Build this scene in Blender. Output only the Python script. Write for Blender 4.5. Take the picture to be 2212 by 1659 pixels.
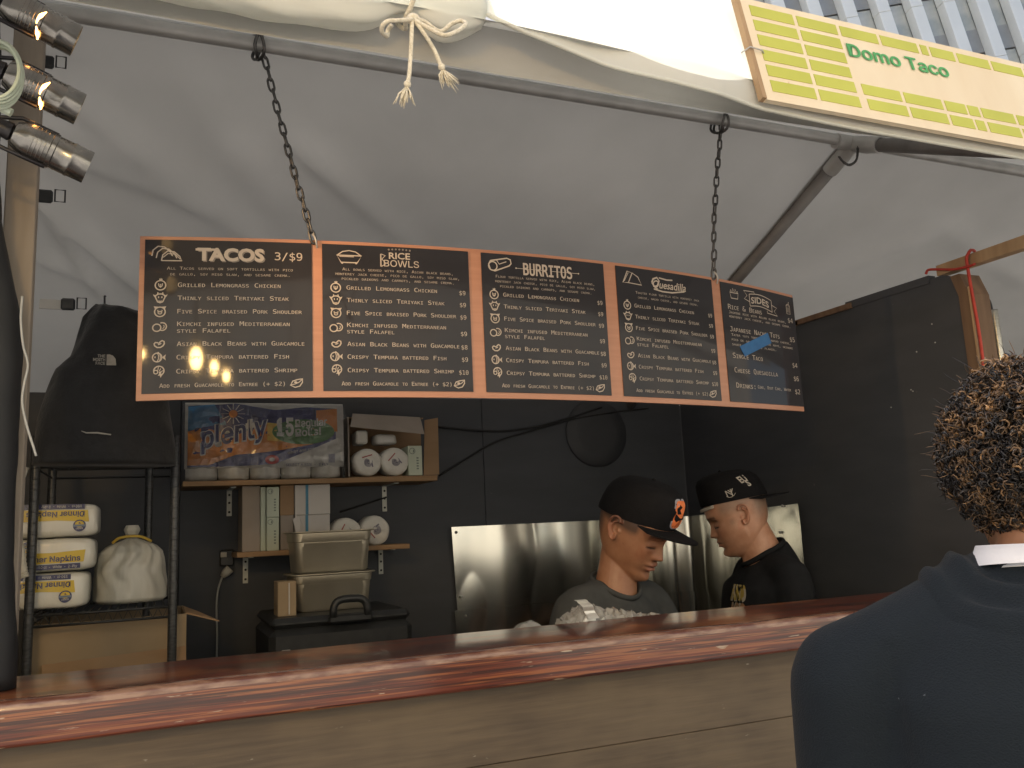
import bpy, math, random, os
import numpy as np
from mathutils import Vector, Matrix, noise
from mathutils.bvhtree import BVHTree

for o in list(bpy.data.objects):
    bpy.data.objects.remove(o)
scene = bpy.context.scene
COL = scene.collection
rnd = random.Random(7)
pi = math.pi

# ------------------------------------------------------------------ camera
CAM = Vector((0.0, 0.0, 1.55))
YAW, PITCH, ROLL = math.radians(22.8), math.radians(9.5), math.radians(2.7)
cam_fwd = Vector((math.sin(YAW) * math.cos(PITCH), math.cos(YAW) * math.cos(PITCH), math.sin(PITCH)))
_r = Vector((math.cos(YAW), -math.sin(YAW), 0.0))
_u = _r.cross(cam_fwd)
cam_right = _r * math.cos(ROLL) - _u * math.sin(ROLL)
cam_up = _u * math.cos(ROLL) + _r * math.sin(ROLL)
cd = bpy.data.cameras.new("camera")
cd.sensor_width = 36.0
cd.lens = 36.0 * 2500 / 3000
cd.clip_start = 0.02
cd.clip_end = 600
camera = bpy.data.objects.new("camera", cd)
COL.objects.link(camera)
camera.matrix_world = Matrix((
    (cam_right.x, cam_up.x, -cam_fwd.x, CAM.x),
    (cam_right.y, cam_up.y, -cam_fwd.y, CAM.y),
    (cam_right.z, cam_up.z, -cam_fwd.z, CAM.z),
    (0, 0, 0, 1)))
scene.camera = camera

# ------------------------------------------------------------------ light and exposure
SUN_EL, SUN_AZ = math.radians(56), math.radians(-28)      # azimuth from +Y towards +X
world = bpy.data.worlds.new("World")
scene.world = world
world.use_nodes = True
wn = world.node_tree
sky = wn.nodes.new("ShaderNodeTexSky")
sky.sky_type = 'NISHITA'
sky.sun_disc = False
sky.sun_elevation = SUN_EL
sky.sun_rotation = SUN_AZ
sky.air_density = 1.0
sky.dust_density = 4.0
sky.ozone_density = 1.0
wn.links.new(sky.outputs[0], wn.nodes["Background"].inputs[0])
wn.nodes["Background"].inputs[1].default_value = 0.12
sl = bpy.data.lights.new("sun", 'SUN')
sl.energy = 4.0
sl.angle = math.radians(0.55)
sl.color = (1.0, 0.94, 0.84)
sun = bpy.data.objects.new("sun", sl)
COL.objects.link(sun)
to_sun = Vector((math.sin(SUN_AZ) * math.cos(SUN_EL), math.cos(SUN_AZ) * math.cos(SUN_EL), math.sin(SUN_EL)))
sun.rotation_euler = to_sun.to_track_quat('Z', 'Y').to_euler()
sun.location = to_sun * 20
vs = scene.view_settings
vs.view_transform = 'Standard'
vs.look = 'None'
vs.exposure = 1.25
vs.gamma = 1.0
vs.use_curve_mapping = False
cy = scene.cycles
cy.use_denoising = True
cy.max_bounces = 8
cy.diffuse_bounces = 5
cy.glossy_bounces = 4
cy.transmission_bounces = 6
cy.transparent_max_bounces = 8
cy.caustics_reflective = False
cy.caustics_refractive = False
cy.sample_clamp_indirect = 6.0

# ------------------------------------------------------------------ measuring: a line of sight met with a real plane of the stall
def sight(dx, dy):
    return cam_fwd + cam_right * ((dx - 1106.0) / 1843.3) - cam_up * ((dy - 829.5) / 1843.3)
def atY(dx, dy, Y):
    d = sight(dx, dy); return CAM + d * ((Y - CAM.y) / d.y)
def atX(dx, dy, X):
    d = sight(dx, dy); return CAM + d * ((X - CAM.x) / d.x)
def atZ(dx, dy, Z):
    d = sight(dx, dy); return CAM + d * ((Z - CAM.z) / d.z)

# ------------------------------------------------------------------ mesh builder
class MB:
    def __init__(s):
        s.v = []; s.f = []
    def add(s, vs_, fs):
        n = len(s.v)
        s.v.extend([tuple(p) for p in vs_])
        s.f.extend([tuple(i + n for i in f) for f in fs])
        return s
    def box(s, c, size, rot=None, bev=0.0):
        hx, hy, hz = [q / 2 for q in size]
        M = rot.to_matrix() if isinstance(rot, __import__('mathutils').Euler) else rot
        if bev <= 0:
            P = [(x, y, z) for x in (-hx, hx) for y in (-hy, hy) for z in (-hz, hz)]
            F = [(0, 1, 3, 2), (4, 6, 7, 5), (0, 4, 5, 1), (2, 3, 7, 6), (0, 2, 6, 4), (1, 5, 7, 3)]
        else:
            b = min(bev, hx * .9, hy * .9, hz * .9)
            P = []; idx = {}
            for x in (-1, 1):
                for y in (-1, 1):
                    for z in (-1, 1):
                        for a in range(3):
                            q = [x * (hx - b), y * (hy - b), z * (hz - b)]
                            q[a] = (x * hx, y * hy, z * hz)[a]
                            idx[(x, y, z, a)] = len(P); P.append(tuple(q))
            F = []
            for a in range(3):
                o1, o2 = [(1, 2), (0, 2), (0, 1)][a]
                for sg in (-1, 1):
                    L = []
                    for p, q in ((-1, -1), (1, -1), (1, 1), (-1, 1)):
                        k = [0, 0, 0]; k[a] = sg; k[o1] = p; k[o2] = q
                        L.append(idx[(k[0], k[1], k[2], a)])
                    F.append(tuple(L))
            for a, b2 in ((0, 1), (0, 2), (1, 2)):
                c3 = 3 - a - b2
                for p in (-1, 1):
                    for q in (-1, 1):
                        L = []
                        for ax, r in ((a, -1), (a, 1), (b2, 1), (b2, -1)):
                            k = [0, 0, 0]; k[a] = p; k[b2] = q; k[c3] = r
                            L.append(idx[(k[0], k[1], k[2], ax)])
                        F.append(tuple(L))
            for x in (-1, 1):
                for y in (-1, 1):
                    for z in (-1, 1):
                        F.append((idx[(x, y, z, 0)], idx[(x, y, z, 1)], idx[(x, y, z, 2)]))
        C_ = Vector(c)
        V = [C_ + (M @ Vector(p) if M is not None else Vector(p)) for p in P]
        return s.add(V, F)
    def tube(s, path, rad, seg=8, caps=True, closed=False, flat=None):
        path = [Vector(p) for p in path]; n = len(path)
        if not hasattr(rad, '__len__'): rad = [rad] * n
        T = []
        for i in range(n):
            a = path[(i - 1) % n] if (closed or i > 0) else path[i]
            b = path[(i + 1) % n] if (closed or i < n - 1) else path[i]
            t = b - a
            T.append(t.normalized() if t.length > 1e-9 else Vector((0, 0, 1)))
        up = Vector((0, 0, 1)) if abs(T[0].z) < .9 else Vector((1, 0, 0))
        N = (up - T[0] * up.dot(T[0])).normalized()
        V = []
        for i in range(n):
            N = (N - T[i] * N.dot(T[i])).normalized()
            B = T[i].cross(N)
            r = rad[i]
            ra, rb = r if hasattr(r, '__len__') else (r, r)
            for j in range(seg):
                a = 2 * pi * j / seg
                V.append(path[i] + N * (math.cos(a) * ra) + B * (math.sin(a) * rb))
        F = []
        m = n if closed else n - 1
        for i in range(m):
            i2 = (i + 1) % n
            for j in range(seg):
                j2 = (j + 1) % seg
                F.append((i * seg + j, i * seg + j2, i2 * seg + j2, i2 * seg + j))
        if caps and not closed:
            F.append(tuple(reversed(range(seg)))); F.append(tuple((n - 1) * seg + j for j in range(seg)))
        return s.add(V, F)
    def loft(s, rings, caps=True, closed=True):
        n = len(rings); seg = len(rings[0]); V = [p for r in rings for p in r]; F = []
        for i in range(n - 1):
            for j in range(seg if closed else seg - 1):
                j2 = (j + 1) % seg
                F.append((i * seg + j, i * seg + j2, (i + 1) * seg + j2, (i + 1) * seg + j))
        if caps:
            F.append(tuple(reversed(range(seg)))); F.append(tuple((n - 1) * seg + j for j in range(seg)))
        return s.add(V, F)
    def lathe(s, c, prof, seg=24, M=None, caps=True):
        c = Vector(c); rings = []
        for r, z in prof:
            ring = []
            for j in range(seg):
                a = 2 * pi * j / seg
                p = Vector((r * math.cos(a), r * math.sin(a), z))
                ring.append(c + (M @ p if M is not None else p))
            rings.append(ring)
        return s.loft(rings, caps)
    def grid(s, fn, nu, nv, thick=None):
        V = [fn(i / nu, j / nv) for j in range(nv + 1) for i in range(nu + 1)]
        F = [(j * (nu + 1) + i, j * (nu + 1) + i + 1, (j + 1) * (nu + 1) + i + 1, (j + 1) * (nu + 1) + i) for j in range(nv) for i in range(nu)]
        if thick is None: return s.add(V, F)
        t = Vector(thick); m = len(V)
        V2 = V + [Vector(p) + t for p in V]
        F2 = F + [tuple(reversed([q + m for q in f])) for f in F]
        edge = [i for i in range(nu + 1)] + [j * (nu + 1) + nu for j in range(1, nv + 1)] + [nv * (nu + 1) + i for i in range(nu - 1, -1, -1)] + [j * (nu + 1) for j in range(nv - 1, 0, -1)]
        for a, b in zip(edge, edge[1:] + edge[:1]):
            F2.append((b, a, a + m, b + m))
        return s.add(V2, F2)
    def prism(s, pts, t):
        n = len(pts); t = Vector(t); P = [Vector(p) for p in pts]
        return s.add(P + [p + t for p in P], [tuple(range(n)), tuple(reversed(range(n, 2 * n)))] + [((i + 1) % n, i, i + n, (i + 1) % n + n) for i in range(n)])
    def sphere(s, c, r, nu=14, nv=9, M=None):
        c = Vector(c); r = Vector(r) if hasattr(r, '__len__') else Vector((r, r, r)); V = []; F = []
        for i in range(1, nv):
            ph = pi * i / nv
            for j in range(nu):
                a = 2 * pi * j / nu
                p = Vector((r.x * math.sin(ph) * math.cos(a), r.y * math.sin(ph) * math.sin(a), r.z * math.cos(ph)))
                V.append(c + (M @ p if M is not None else p))
        for q in (Vector((0, 0, r.z)), Vector((0, 0, -r.z))): V.append(c + (M @ q if M is not None else q))
        for i in range(nv - 2):
            for j in range(nu):
                j2 = (j + 1) % nu
                F.append((i * nu + j, (i + 1) * nu + j, (i + 1) * nu + j2, i * nu + j2))
        t, b = len(V) - 2, len(V) - 1
        for j in range(nu):
            j2 = (j + 1) % nu
            F.append((t, j, j2)); F.append((b, (nv - 2) * nu + j2, (nv - 2) * nu + j))
        return s.add(V, F)
    def mesh(s, name, off=Vector((0, 0, 0)), smooth=False):
        me = bpy.data.meshes.new(name)
        me.from_pydata([(p[0] - off.x, p[1] - off.y, p[2] - off.z) for p in s.v], [], s.f)
        if smooth: me.polygons.foreach_set('use_smooth', [True] * len(me.polygons))
        me.update()
        return me

BASE = {}
def thing(name, label, cat, loc, group=None):
    o = bpy.data.objects.new(name, None)
    o.empty_display_size = .05
    COL.objects.link(o); o.location = loc
    BASE[o.name] = Vector(loc)
    o['label'] = label; o['category'] = cat
    if group: o['group'] = group
    return o
def link(name, me, m, parent=None, base=None):
    o = bpy.data.objects.new(name, me)
    COL.objects.link(o)
    if m is not None and not me.materials: me.materials.append(m)
    if parent is not None:
        o.parent = parent
        BASE[o.name] = BASE[parent.name]
    else:
        o.location = base if base is not None else (0, 0, 0)
        BASE[o.name] = Vector(o.location)
    return o
def part(name, mb, m, parent, smooth=False, label=None, auto=None):
    me = mb.mesh(name, BASE[parent.name], smooth or auto is not None)
    if auto is not None: me.set_sharp_from_angle(angle=math.radians(auto))
    o = link(name, me, m, parent)
    if label: o['label'] = label
    return o
def solo(name, mb, m, label, cat, base, group=None, smooth=False, auto=None, kind=None):
    base = Vector(base)
    me = mb.mesh(name, base, smooth or auto is not None)
    if auto is not None: me.set_sharp_from_angle(angle=math.radians(auto))
    o = link(name, me, m, None, base)
    if label: o['label'] = label
    if cat: o['category'] = cat
    if group: o['group'] = group
    if kind: o['kind'] = kind
    return o
def inst(name, me, parent, M):
    """a piece sharing mesh data, placed by a world matrix under its thing"""
    o = bpy.data.objects.new(name, me); COL.objects.link(o); o.parent = parent
    o.matrix_local = Matrix.Translation(-BASE[parent.name]) @ M
    BASE[o.name] = BASE[parent.name]
    return o

# ------------------------------------------------------------------ materials
MATS = {}
def mat(name, c1, c2=None, scale=8.0, rough=.6, metal=0.0, bump=0.0, bscale=None, stretch=(1, 1, 1), detail=6.0, coat=0.0, trans=0.0, spec=.5,
        sss=0.0, rvar=0.0, emit=None, contrast=(.35, .65), attr=None, aniso=0.0, alpha=None, wave=None, scratch=None, sheen=0.0, coatr=.12):
    if name in MATS: return MATS[name]
    m = bpy.data.materials.new(name); m.use_nodes = True
    nt = m.node_tree; N = nt.nodes; L = nt.links
    b = N["Principled BSDF"]
    b.inputs["Roughness"].default_value = rough
    b.inputs["Metallic"].default_value = metal
    b.inputs["Specular IOR Level"].default_value = spec
    b.inputs["Base Color"].default_value = (*c1, 1)
    if coat: b.inputs["Coat Weight"].default_value = coat; b.inputs["Coat Roughness"].default_value = coatr
    if sss: b.inputs["Subsurface Weight"].default_value = sss; b.inputs["Subsurface Radius"].default_value = (.012, .005, .003); b.inputs["Subsurface Scale"].default_value = .6
    if sheen: b.inputs["Sheen Weight"].default_value = sheen; b.inputs["Sheen Roughness"].default_value = .5
    if emit: b.inputs["Emission Color"].default_value = (*emit[0], 1); b.inputs["Emission Strength"].default_value = emit[1]
    if alpha is not None: b.inputs["Alpha"].default_value = alpha
    if aniso: b.inputs["Anisotropic"].default_value = aniso
    tc = N.new("ShaderNodeTexCoord"); mp = N.new("ShaderNodeMapping"); mp.inputs["Scale"].default_value = stretch
    L.new(tc.outputs["Object"], mp.inputs[0])
    nz = N.new("ShaderNodeTexNoise"); nz.inputs["Scale"].default_value = scale; nz.inputs["Detail"].default_value = detail
    L.new(mp.outputs[0], nz.inputs[0])
    rp = N.new("ShaderNodeValToRGB"); rp.color_ramp.elements[0].position, rp.color_ramp.elements[1].position = contrast
    L.new(nz.outputs[0], rp.inputs[0])
    c2 = c2 or tuple(q * .82 for q in c1)
    rp.color_ramp.elements[0].color = (*c2, 1); rp.color_ramp.elements[1].color = (*c1, 1)
    out = rp.outputs[0]
    if wave:                      # second band of wood grain: (scale, colour, strength)
        wv = N.new("ShaderNodeTexNoise"); wv.inputs["Scale"].default_value = wave[0]; wv.inputs["Detail"].default_value = 3
        mp2 = N.new("ShaderNodeMapping"); mp2.inputs["Scale"].default_value = wave[3]
        L.new(tc.outputs["Object"], mp2.inputs[0]); L.new(mp2.outputs[0], wv.inputs[0])
        r2 = N.new("ShaderNodeValToRGB"); r2.color_ramp.elements[0].position, r2.color_ramp.elements[1].position = wave[4] if len(wave) > 4 else (.48, .6)
        L.new(wv.outputs[0], r2.inputs[0])
        mx = N.new("ShaderNodeMix"); mx.data_type = 'RGBA'
        mm = N.new("ShaderNodeMath"); mm.operation = 'MULTIPLY'; mm.inputs[1].default_value = wave[2]
        L.new(r2.outputs[0], mm.inputs[0]); L.new(mm.outputs[0], mx.inputs[0])
        L.new(out, mx.inputs[6]); mx.inputs[7].default_value = (*wave[1], 1)
        out = mx.outputs[2]
    if scratch:                   # sparse pale wear: (scale, colour, threshold, stretch)
        sv = N.new("ShaderNodeTexNoise"); sv.inputs["Scale"].default_value = scratch[0]; sv.inputs["Detail"].default_value = 5
        mp3 = N.new("ShaderNodeMapping"); mp3.inputs["Scale"].default_value = scratch[3]
        L.new(tc.outputs["Object"], mp3.inputs[0]); L.new(mp3.outputs[0], sv.inputs[0])
        r3 = N.new("ShaderNodeValToRGB"); r3.color_ramp.elements[0].position = scratch[2]; r3.color_ramp.elements[1].position = scratch[2] + .05
        L.new(sv.outputs[0], r3.inputs[0])
        mx3 = N.new("ShaderNodeMix"); mx3.data_type = 'RGBA'; L.new(r3.outputs[0], mx3.inputs[0])
        L.new(out, mx3.inputs[6]); mx3.inputs[7].default_value = (*scratch[1], 1); out = mx3.outputs[2]
    if attr:
        at = N.new("ShaderNodeAttribute"); at.attribute_name = attr
        mx4 = N.new("ShaderNodeMix"); mx4.data_type = 'RGBA'; mx4.blend_type = 'MULTIPLY'; mx4.inputs[0].default_value = 1
        L.new(at.outputs[0], mx4.inputs[6]); L.new(out, mx4.inputs[7]); out = mx4.outputs[2]
    L.new(out, b.inputs["Base Color"])
    if rvar:
        mr = N.new("ShaderNodeMapRange"); mr.inputs[3].default_value = max(0.02, rough - rvar); mr.inputs[4].default_value = min(1, rough + rvar)
        L.new(nz.outputs[0], mr.inputs[0]); L.new(mr.outputs[0], b.inputs["Roughness"])
    if bump:
        bz = nz
        if bscale:
            bz = N.new("ShaderNodeTexNoise"); bz.inputs["Scale"].default_value = bscale; bz.inputs["Detail"].default_value = 4
            L.new(mp.outputs[0], bz.inputs[0])
        bp = N.new("ShaderNodeBump"); bp.inputs["Strength"].default_value = bump; bp.inputs["Distance"].default_value = .004
        L.new(bz.outputs[0], bp.inputs["Height"]); L.new(bp.outputs[0], b.inputs["Normal"])
    if trans:                     # thin sheet that lets daylight through
        o = N["Material Output"]; ts = N.new("ShaderNodeBsdfTranslucent"); L.new(out, ts.inputs[0])
        ms = N.new("ShaderNodeMixShader"); ms.inputs[0].default_value = trans
        L.new(b.outputs[0], ms.inputs[1]); L.new(ts.outputs[0], ms.inputs[2]); L.new(ms.outputs[0], o.inputs[0])
    MATS[name] = m
    return m

def clear_film(name, tint, rough, weight, bump=.6, bscale=30):
    """thin clear plastic: mostly see-through with a glossy crumpled skin"""
    m = bpy.data.materials.new(name); m.use_nodes = True
    nt = m.node_tree; N = nt.nodes; L = nt.links; o = N["Material Output"]
    N.remove(N["Principled BSDF"])
    g = N.new("ShaderNodeBsdfGlossy"); g.inputs["Roughness"].default_value = rough; g.inputs["Color"].default_value = (.9, .9, .9, 1)
    t = N.new("ShaderNodeBsdfTransparent"); t.inputs[0].default_value = (*tint, 1)
    d = N.new("ShaderNodeBsdfDiffuse"); d.inputs[0].default_value = (.7, .7, .68, 1)
    m1 = N.new("ShaderNodeMixShader"); m1.inputs[0].default_value = weight[0]; L.new(t.outputs[0], m1.inputs[1]); L.new(d.outputs[0], m1.inputs[2])
    m2 = N.new("ShaderNodeMixShader")
    fr = N.new("ShaderNodeFresnel"); fr.inputs[0].default_value = 1.45
    L.new(fr.outputs[0], m2.inputs[0]); L.new(m1.outputs[0], m2.inputs[1]); L.new(g.outputs[0], m2.inputs[2])
    tc = N.new("ShaderNodeTexCoord"); nz = N.new("ShaderNodeTexNoise"); nz.inputs["Scale"].default_value = bscale; nz.inputs["Detail"].default_value = 3
    L.new(tc.outputs["Object"], nz.inputs[0])
    bp = N.new("ShaderNodeBump"); bp.inputs["Strength"].default_value = bump; bp.inputs["Distance"].default_value = .02
    L.new(nz.outputs[0], bp.inputs["Height"]); L.new(bp.outputs[0], g.inputs["Normal"]); L.new(bp.outputs[0], fr.inputs["Normal"])
    L.new(m2.outputs[0], o.inputs[0])
    return m

# ------------------------------------------------------------------ lettering
FDIR = bpy.utils.system_resource('DATAFILES', path='fonts')
def font(fn):
    try: return bpy.data.fonts.load(os.path.join(FDIR, fn))
    except Exception: return None
F_MONO, F_SANS = font('DejaVuSansMono.woff2'), font('Inter.woff2')
_tc = {}
def raw_text(s, fnt=None, caps=False, bold=0.0, space=1.0, res=3):
    key = (s, id(fnt), caps, bold, space)
    if key in _tc: return _tc[key]
    cu = bpy.data.curves.new('t', 'FONT'); cu.body = s
    if fnt is not None: cu.font = fnt
    cu.resolution_u = res; cu.offset = bold; cu.space_character = space
    if caps:
        cu.small_caps_scale = .76
        for q in cu.body_format: q.use_small_caps = True
    o = bpy.data.objects.new('t', cu)
    me = bpy.data.meshes.new_from_object(o)
    V = [(p.co.x, p.co.y) for p in me.vertices]; F = [tuple(p.vertices) for p in me.polygons]
    bpy.data.objects.remove(o); bpy.data.curves.remove(cu); bpy.data.meshes.remove(me)
    _tc[key] = (V, F)
    return V, F
class Print:
    """flat print laid on a surface: frame(a, b, lift) gives the point on the thing"""
    def __init__(s, frame):
        s.frame = frame; s.m = {}
    def mb(s, key): return s.m.setdefault(key, MB())
    def fill(s, key, pts, lift=.001):
        s.mb(key).add([s.frame(a, b, lift) for a, b in pts], [tuple(range(len(pts)))])
    def ell(s, key, c, r, lift=.001, n=20, a0=0, a1=2 * pi):
        V = [s.frame(c[0], c[1], lift)]; F = [(0, 1 + i, 1 + (i + 1) % n) for i in range(n)]
        for k in range(1, 6): V += [s.frame(c[0] + r[0] * k / 5 * math.cos(a0 + (a1 - a0) * i / n), c[1] + r[1] * k / 5 * math.sin(a0 + (a1 - a0) * i / n), lift) for i in range(n)]
        for k in range(4): F += [(1 + k * n + i, 1 + (k + 1) * n + i, 1 + (k + 1) * n + (i + 1) % n, 1 + k * n + (i + 1) % n) for i in range(n)]
        s.mb(key).add(V, F)
    def line(s, key, pts, w, lift=.001, closed=False, asp=1.0):
        P = [Vector((a, b * asp)) for a, b in pts]; n = len(P); Lq = []; Rq = []
        for i in range(n):
            a = P[(i - 1) % n] if (closed or i) else P[i]; b = P[(i + 1) % n] if (closed or i < n - 1) else P[i]
            t = (b - a); t = t.normalized() if t.length > 1e-9 else Vector((1, 0)); nn = Vector((-t.y, t.x)) * (w / 2)
            Lq.append(P[i] + nn); Rq.append(P[i] - nn)
        V = [s.frame(q.x, q.y / asp, lift) for q in Lq] + [s.frame(q.x, q.y / asp, lift) for q in Rq]
        F = [(i, (i + 1) % n, (i + 1) % n + n, i + n) for i in range(n if closed else n - 1)]
        s.mb(key).add(V, F)
    def text(s, key, t, x, y, w, h, al='L', fnt=None, caps=False, bold=0.0, lift=.001, flip=False, shear=0.0, bend=None):
        """cap height h, fitted to width w, base line at y (b axis up)"""
        V, F = raw_text(t, fnt, caps, bold)
        if not V: return
        x0 = min(p[0] for p in V); x1 = max(p[0] for p in V)
        capv, _ = raw_text('H', fnt, False, bold)
        ch = max(p[1] for p in capv)
        sx = w / (x1 - x0); sy = h / ch
        ox = x if al == 'L' else (x - w if al == 'R' else x - w / 2)
        P = []
        for p in V:
            a = (p[0] - x0) * sx; b = p[1] * sy
            if flip: a = w - a; b = h - b
            if bend: b += bend(a / w)
            P.append(s.frame(ox + a + shear * b, y + b, lift))
        s.mb(key).add(P, F)
    def done(s, parent, names, mats):
        for k, mb in s.m.items():
            part(names.get(k, 'lettering') if isinstance(names, dict) else names, mb, mats[k], parent)
def flatframe(o, ax, ay, n):
    o, ax, ay, n = Vector(o), Vector(ax), Vector(ay), Vector(n)
    return lambda a, b, l: o + ax * a + ay * b + n * l
def circ(c, r, n=24, a0=0., a1=2 * pi, ry=None):
    ry = r if ry is None else ry
    return [(c[0] + r * math.cos(a0 + (a1 - a0) * i / n), c[1] + ry * math.sin(a0 + (a1 - a0) * i / n)) for i in range(n)]
def spline(pts, n=8):
    """Catmull-Rom through points"""
    P = [Vector(p) for p in pts]; out = []
    for i in range(len(P) - 1):
        p0 = P[i - 1] if i else P[i] * 2 - P[i + 1]; p1, p2 = P[i], P[i + 1]; p3 = P[i + 2] if i + 2 < len(P) else P[i + 1] * 2 - P[i]
        for k in range(n):
            t = k / n
            out.append(.5 * ((2 * p1) + (p2 - p0) * t + (2 * p0 - 5 * p1 + 4 * p2 - p3) * t * t + (3 * p1 - p0 - 3 * p2 + p3) * t ** 3))
    out.append(P[-1])
    return out
def interp(x, xs, ys):
    return float(np.interp(x, xs, ys))
# ================================================================== the setting
M_ground = mat('pavement', (.26, .25, .235), (.20, .19, .18), 6, .9, bump=.3, bscale=60)
g = MB(); g.box((0, 20, -.05), (240, 240, .1))
solo('ground', g, M_ground, None, None, (0, 20, -.05), kind='structure')

# ---- counter
M_bar = mat('stained_bar_top', (.155, .034, .015), (.045, .012, .008), 3.0, .38, coat=.7, coatr=.14, bump=.16, stretch=(1.1, 9, 70), contrast=(.40, .60), rvar=.10,
            wave=(1.0, (.36, .125, .042), .65, (4.5, 4, 230), (.52, .60)), scratch=(3.4, (.46, .36, .26), .665, (4.5, 60, 45)))
M_front = mat('brown_counter_board', (.125, .092, .060), (.078, .058, .040), 4.0, .62, bump=.2, stretch=(1.8, 8, 26), contrast=(.30, .70), detail=12,
              wave=(2.0, (.165, .125, .08), .6, (2.2, 2, 2.6), (.42, .7)), scratch=(40, (.24, .21, .17), .73, (1, 1, 3)))
M_dark = mat('black_painted_ply', (.062, .067, .078), (.050, .055, .064), 3, .6, bump=.08, stretch=(1, 1, 4), scratch=(22, (.15, .15, .15), .755, (1, 1, 1)))
M_rawwood = mat('raw_pine', (.48, .33, .19), (.34, .22, .12), 3, .75, bump=.15, stretch=(6, 6, 1), scratch=(14, (.12, .09, .06), .74, (1, 1, .5)))
M_brownwood = mat('brown_pine', (.20, .125, .075), (.13, .08, .05), 4, .75, bump=.2, stretch=(8, 8, 1), scratch=(16, (.08, .05, .035), .72, (1, 1, .5)))
M_steel = mat('brushed_steel', (.62, .61, .56), (.5, .49, .45), 20, .28, metal=1, bump=.03, stretch=(1, 1, 14), aniso=.4)
M_pipe = mat('galvanised_pipe', (.52, .52, .51), (.42, .42, .41), 12, .42, metal=.25, rvar=.1)
M_raft = mat('weathered_rafter', (.22, .21, .20), (.17, .16, .155), 12, .5, metal=.2)
M_black = mat('matt_black', (.02, .02, .022), (.014, .014, .016), 20, .55)
M_blackplastic = mat('black_plastic', (.026, .028, .03), (.018, .02, .022), 30, .45, bump=.1, bscale=160)

CT = thing('stall_counter', 'long bar counter with glossy reddish wood top and brown boarded front', 'counter', (1.2, 1.8, 0))
prof = [(1.95, 1.311), (1.80, 1.312), (1.662, 1.3122), (1.652, 1.3112), (1.6455, 1.3085), (1.6415, 1.3035), (1.6398, 1.297), (1.639, 1.290), (1.639, 1.270), (1.639, 1.2455), (1.6405, 1.241), (1.646, 1.2385), (1.68, 1.238), (1.95, 1.238)]
rings = []
for i in range(121):
    x = -1.2 + 5.4 * i / 120
    w1 = .0016 * noise.noise((x * 5, 0, 0)); w2 = .003 * noise.noise((x * 3, 7, 0))
    rings.append([Vector((x, y + (w1 if y < 1.66 else 0), z + (w2 if z < 1.246 else w1 * .6))) for y, z in prof])
t = MB().loft(rings)
M_edge = mat('worn_highlight_edge', (.30, .17, .115), (.13, .045, .026), 7, .22, coat=1.0, coatr=.06, stretch=(2, 8, 8), contrast=(.4, .6), bump=.08)  # paler glossy strip: worn varnish plus the edge highlight put into the colour
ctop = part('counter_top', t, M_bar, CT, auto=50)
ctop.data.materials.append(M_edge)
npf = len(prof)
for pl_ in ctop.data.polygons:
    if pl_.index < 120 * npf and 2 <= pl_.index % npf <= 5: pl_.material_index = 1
zs = atY(1400, 1597, 1.685).z
for a, b, x0, x1, dy in ((zs + .0007, 1.236, -.232, 2.23, 0), (zs + .0007, 1.236, 2.234, 4.2, .001), (.02, zs - .0007, -1.2, 3.5, .0015), (zs + .0007, 1.236, -1.2, -.235, .0012)):
    b_ = MB().box(((x0 + x1) / 2, 1.695 + dy, (a + b) / 2), (x1 - x0, .02, b - a), bev=.0009)
    part('front_board', b_, M_front, CT)
part('back_panel', MB().box((1.5, 1.725, .62), (5.3, .03, 1.2)), M_dark, CT)
part('inner_ledge', MB().box((1.5, 2.01, 1.2), (5.2, .118, .018)), M_steel, CT)
for x in (-.9, .6, 2.1, 3.6):
    part('ledge_post', MB().box((x, 1.99, .595), (.05, .05, 1.19)), M_brownwood, CT)

# ---- black walls
BW = thing('back_wall', 'black painted plywood back wall of the stall behind the shelves', 'wall', (.8, 3.52, 0))
BW['kind'] = 'thing'
for x0, x1 in ((-1.2, .08), (.0815, 1.30), (1.3015, 2.3195)):
    part('panel', MB().box(((x0 + x1) / 2, 3.46, 1.054), (x1 - x0, .018, 2.108), bev=.002), M_dark, BW)
part('backing_sheet', MB().box((.6, 3.477, 1.045), (3.6, .012, 2.09)), M_dark, BW)
part('stud', MB().box((.3, 3.51, 1.0), (.04, .05, 2.0)), M_brownwood, BW)
SW = thing('side_wall', 'tall black plywood side wall with a bare brown stud on its front edge', 'wall', (2.34, 2.6, 0))
ft = atX(2060, 588, 2.33); bk = atX(1718, 697, 2.33)
fy = atX(2076, 640, 2.33).y
poly = [(fy, 0), (fy, 2.24), (fy + .02, ft.z - .012), (fy + .05, ft.z), (2.42, (ft.z + bk.z) / 2 - .006), (bk.y, bk.z), (2.95, bk.z), (3.448, 2.112), (3.448, 0)]
part('panel', MB().prism([(2.321, y, z) for y, z in poly], (.018, 0, 0)), M_dark, SW)
st = MB(); st.box((2.363, fy - .019, 1.1), (.09, .036, 2.2)); st.prism([(2.318, fy - .037, 2.2), (2.318, fy - .001, 2.2), (2.318, fy + .02, 2.27), (2.318, fy - .012, 2.27)], (.09, 0, 0))
part('stud', st, M_brownwood, SW)
part('stud_edge', MB().box((2.319, fy - .04, 1.12), (.006, .005, 2.2)), M_rawwood, SW)
a = ft; b = bk
for (y0, y1, dz, h, m_, dx_) in ((fy + .1, 2.33, .012, .026, M_dark, .0), (2.30, 2.62, .004, .020, M_brownwood, .006), (2.58, 2.93, .0, .016, M_rawwood, .006)):
    z0 = interp(y0, [a.y, b.y], [a.z, b.z]) + dz; z1 = interp(y1, [a.y, b.y], [a.z, b.z]) + dz
    part('top_strip', MB().prism([(2.318 - dx_, y0, z0 - h), (2.318 - dx_, y1, z1 - h), (2.318 - dx_, y1, z1), (2.318 - dx_, y0, z0)], (.03, 0, 0)), m_, SW)
nl = MB()
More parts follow.
